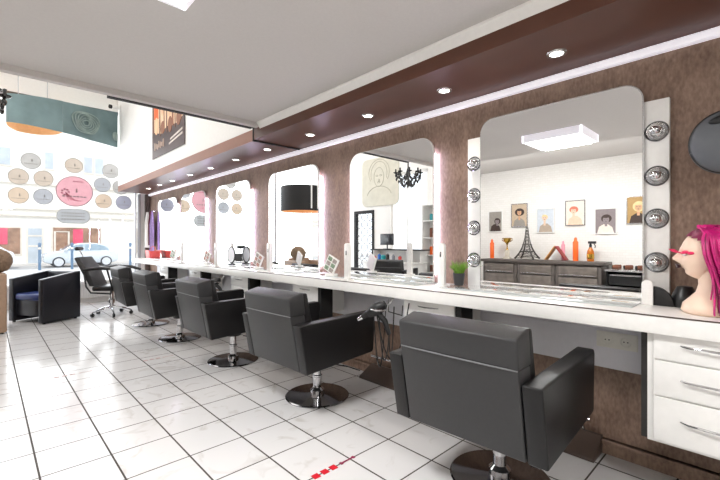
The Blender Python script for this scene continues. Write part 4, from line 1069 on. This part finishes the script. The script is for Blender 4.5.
# ------------------------------------------------------------------ light
wd = bpy.data.worlds.new('world'); SC.world = wd; wd.use_nodes = True
bg = wd.node_tree.nodes['Background']
wt = wd.node_tree; tc = wt.nodes.new('ShaderNodeTexCoord'); gr = wt.nodes.new('ShaderNodeTexGradient')
sp = wt.nodes.new('ShaderNodeSeparateXYZ'); wt.links.new(tc.outputs['Generated'], sp.inputs[0])
rp = wt.nodes.new('ShaderNodeValToRGB'); wt.links.new(sp.outputs['Z'], rp.inputs['Fac'])
rp.color_ramp.elements[0].color = (.9, .94, 1, 1); rp.color_ramp.elements[1].color = (.62, .78, 1, 1)
wt.links.new(rp.outputs['Color'], bg.inputs['Color']); bg.inputs['Strength'].default_value = 1.7
su = bpy.data.lights.new('sun', 'SUN'); su.energy = 2.5; su.angle = .02; su.color = (1, .95, .88)
so = bpy.data.objects.new('sun', su); C.objects.link(so)
so.rotation_euler = Vector((.25, .75, -.8)).to_track_quat('-Z', 'Y').to_euler()
def area(name, loc, rot, sx, sy, e, col=(1, 1, 1)):
    l = bpy.data.lights.new(name, 'AREA'); l.shape = 'RECTANGLE'; l.size = sx; l.size_y = sy; l.energy = e; l.color = col
    o = bpy.data.objects.new(name, l); o.location = loc; o.rotation_euler = rot; C.objects.link(o); return o
area('panel_light_near', (.42, 1.655, ZC - .09), (0, 0, 0), .5, .5, 36, (1, .99, .98))
area('back_fill', (.42, -1.0, ZC - .09), (0, 0, 0), .55, .55, 34, (1, .99, .98))  # added fill under the unseen back panel
area('entrance_fill', (-.3, 6.4, ZH - .05), (0, 0, 0), 2.5, 3.5, 75, (1, .98, .96))  # added area light without a fixture, fills the entrance zone
area('left_wall_fill', (-.1, 2.3, ZC - .12), (0, math.radians(42), 0), .12, 2.6, 16, (1, .99, .97))  # unseen area light added to brighten the left wall
area('window_daylight', (0, YW + .35, 2.2), (-PI / 2, 0, 0), 4.4, 3.3, 150, (.92, .96, 1))

# ------------------------------------------------------------------ camera
cam = bpy.data.cameras.new('camera'); co = bpy.data.objects.new('camera', cam); C.objects.link(co)
cam.sensor_width = 36; cam.lens = 393 / 720 * 36; cam.shift_y = 2 / 720; cam.clip_start = .02
co.location = (0, 0, 1.22); co.rotation_euler = (PI / 2, 0, -math.atan(374 / 393))
SC.camera = co
SC.view_settings.view_transform = 'Standard'; SC.view_settings.look = 'None'; SC.view_settings.exposure = 0
SC.cycles.use_denoising = True; SC.cycles.max_bounces = 8; SC.cycles.glossy_bounces = 5; SC.cycles.diffuse_bounces = 5
SC.cycles.sample_clamp_indirect = 6
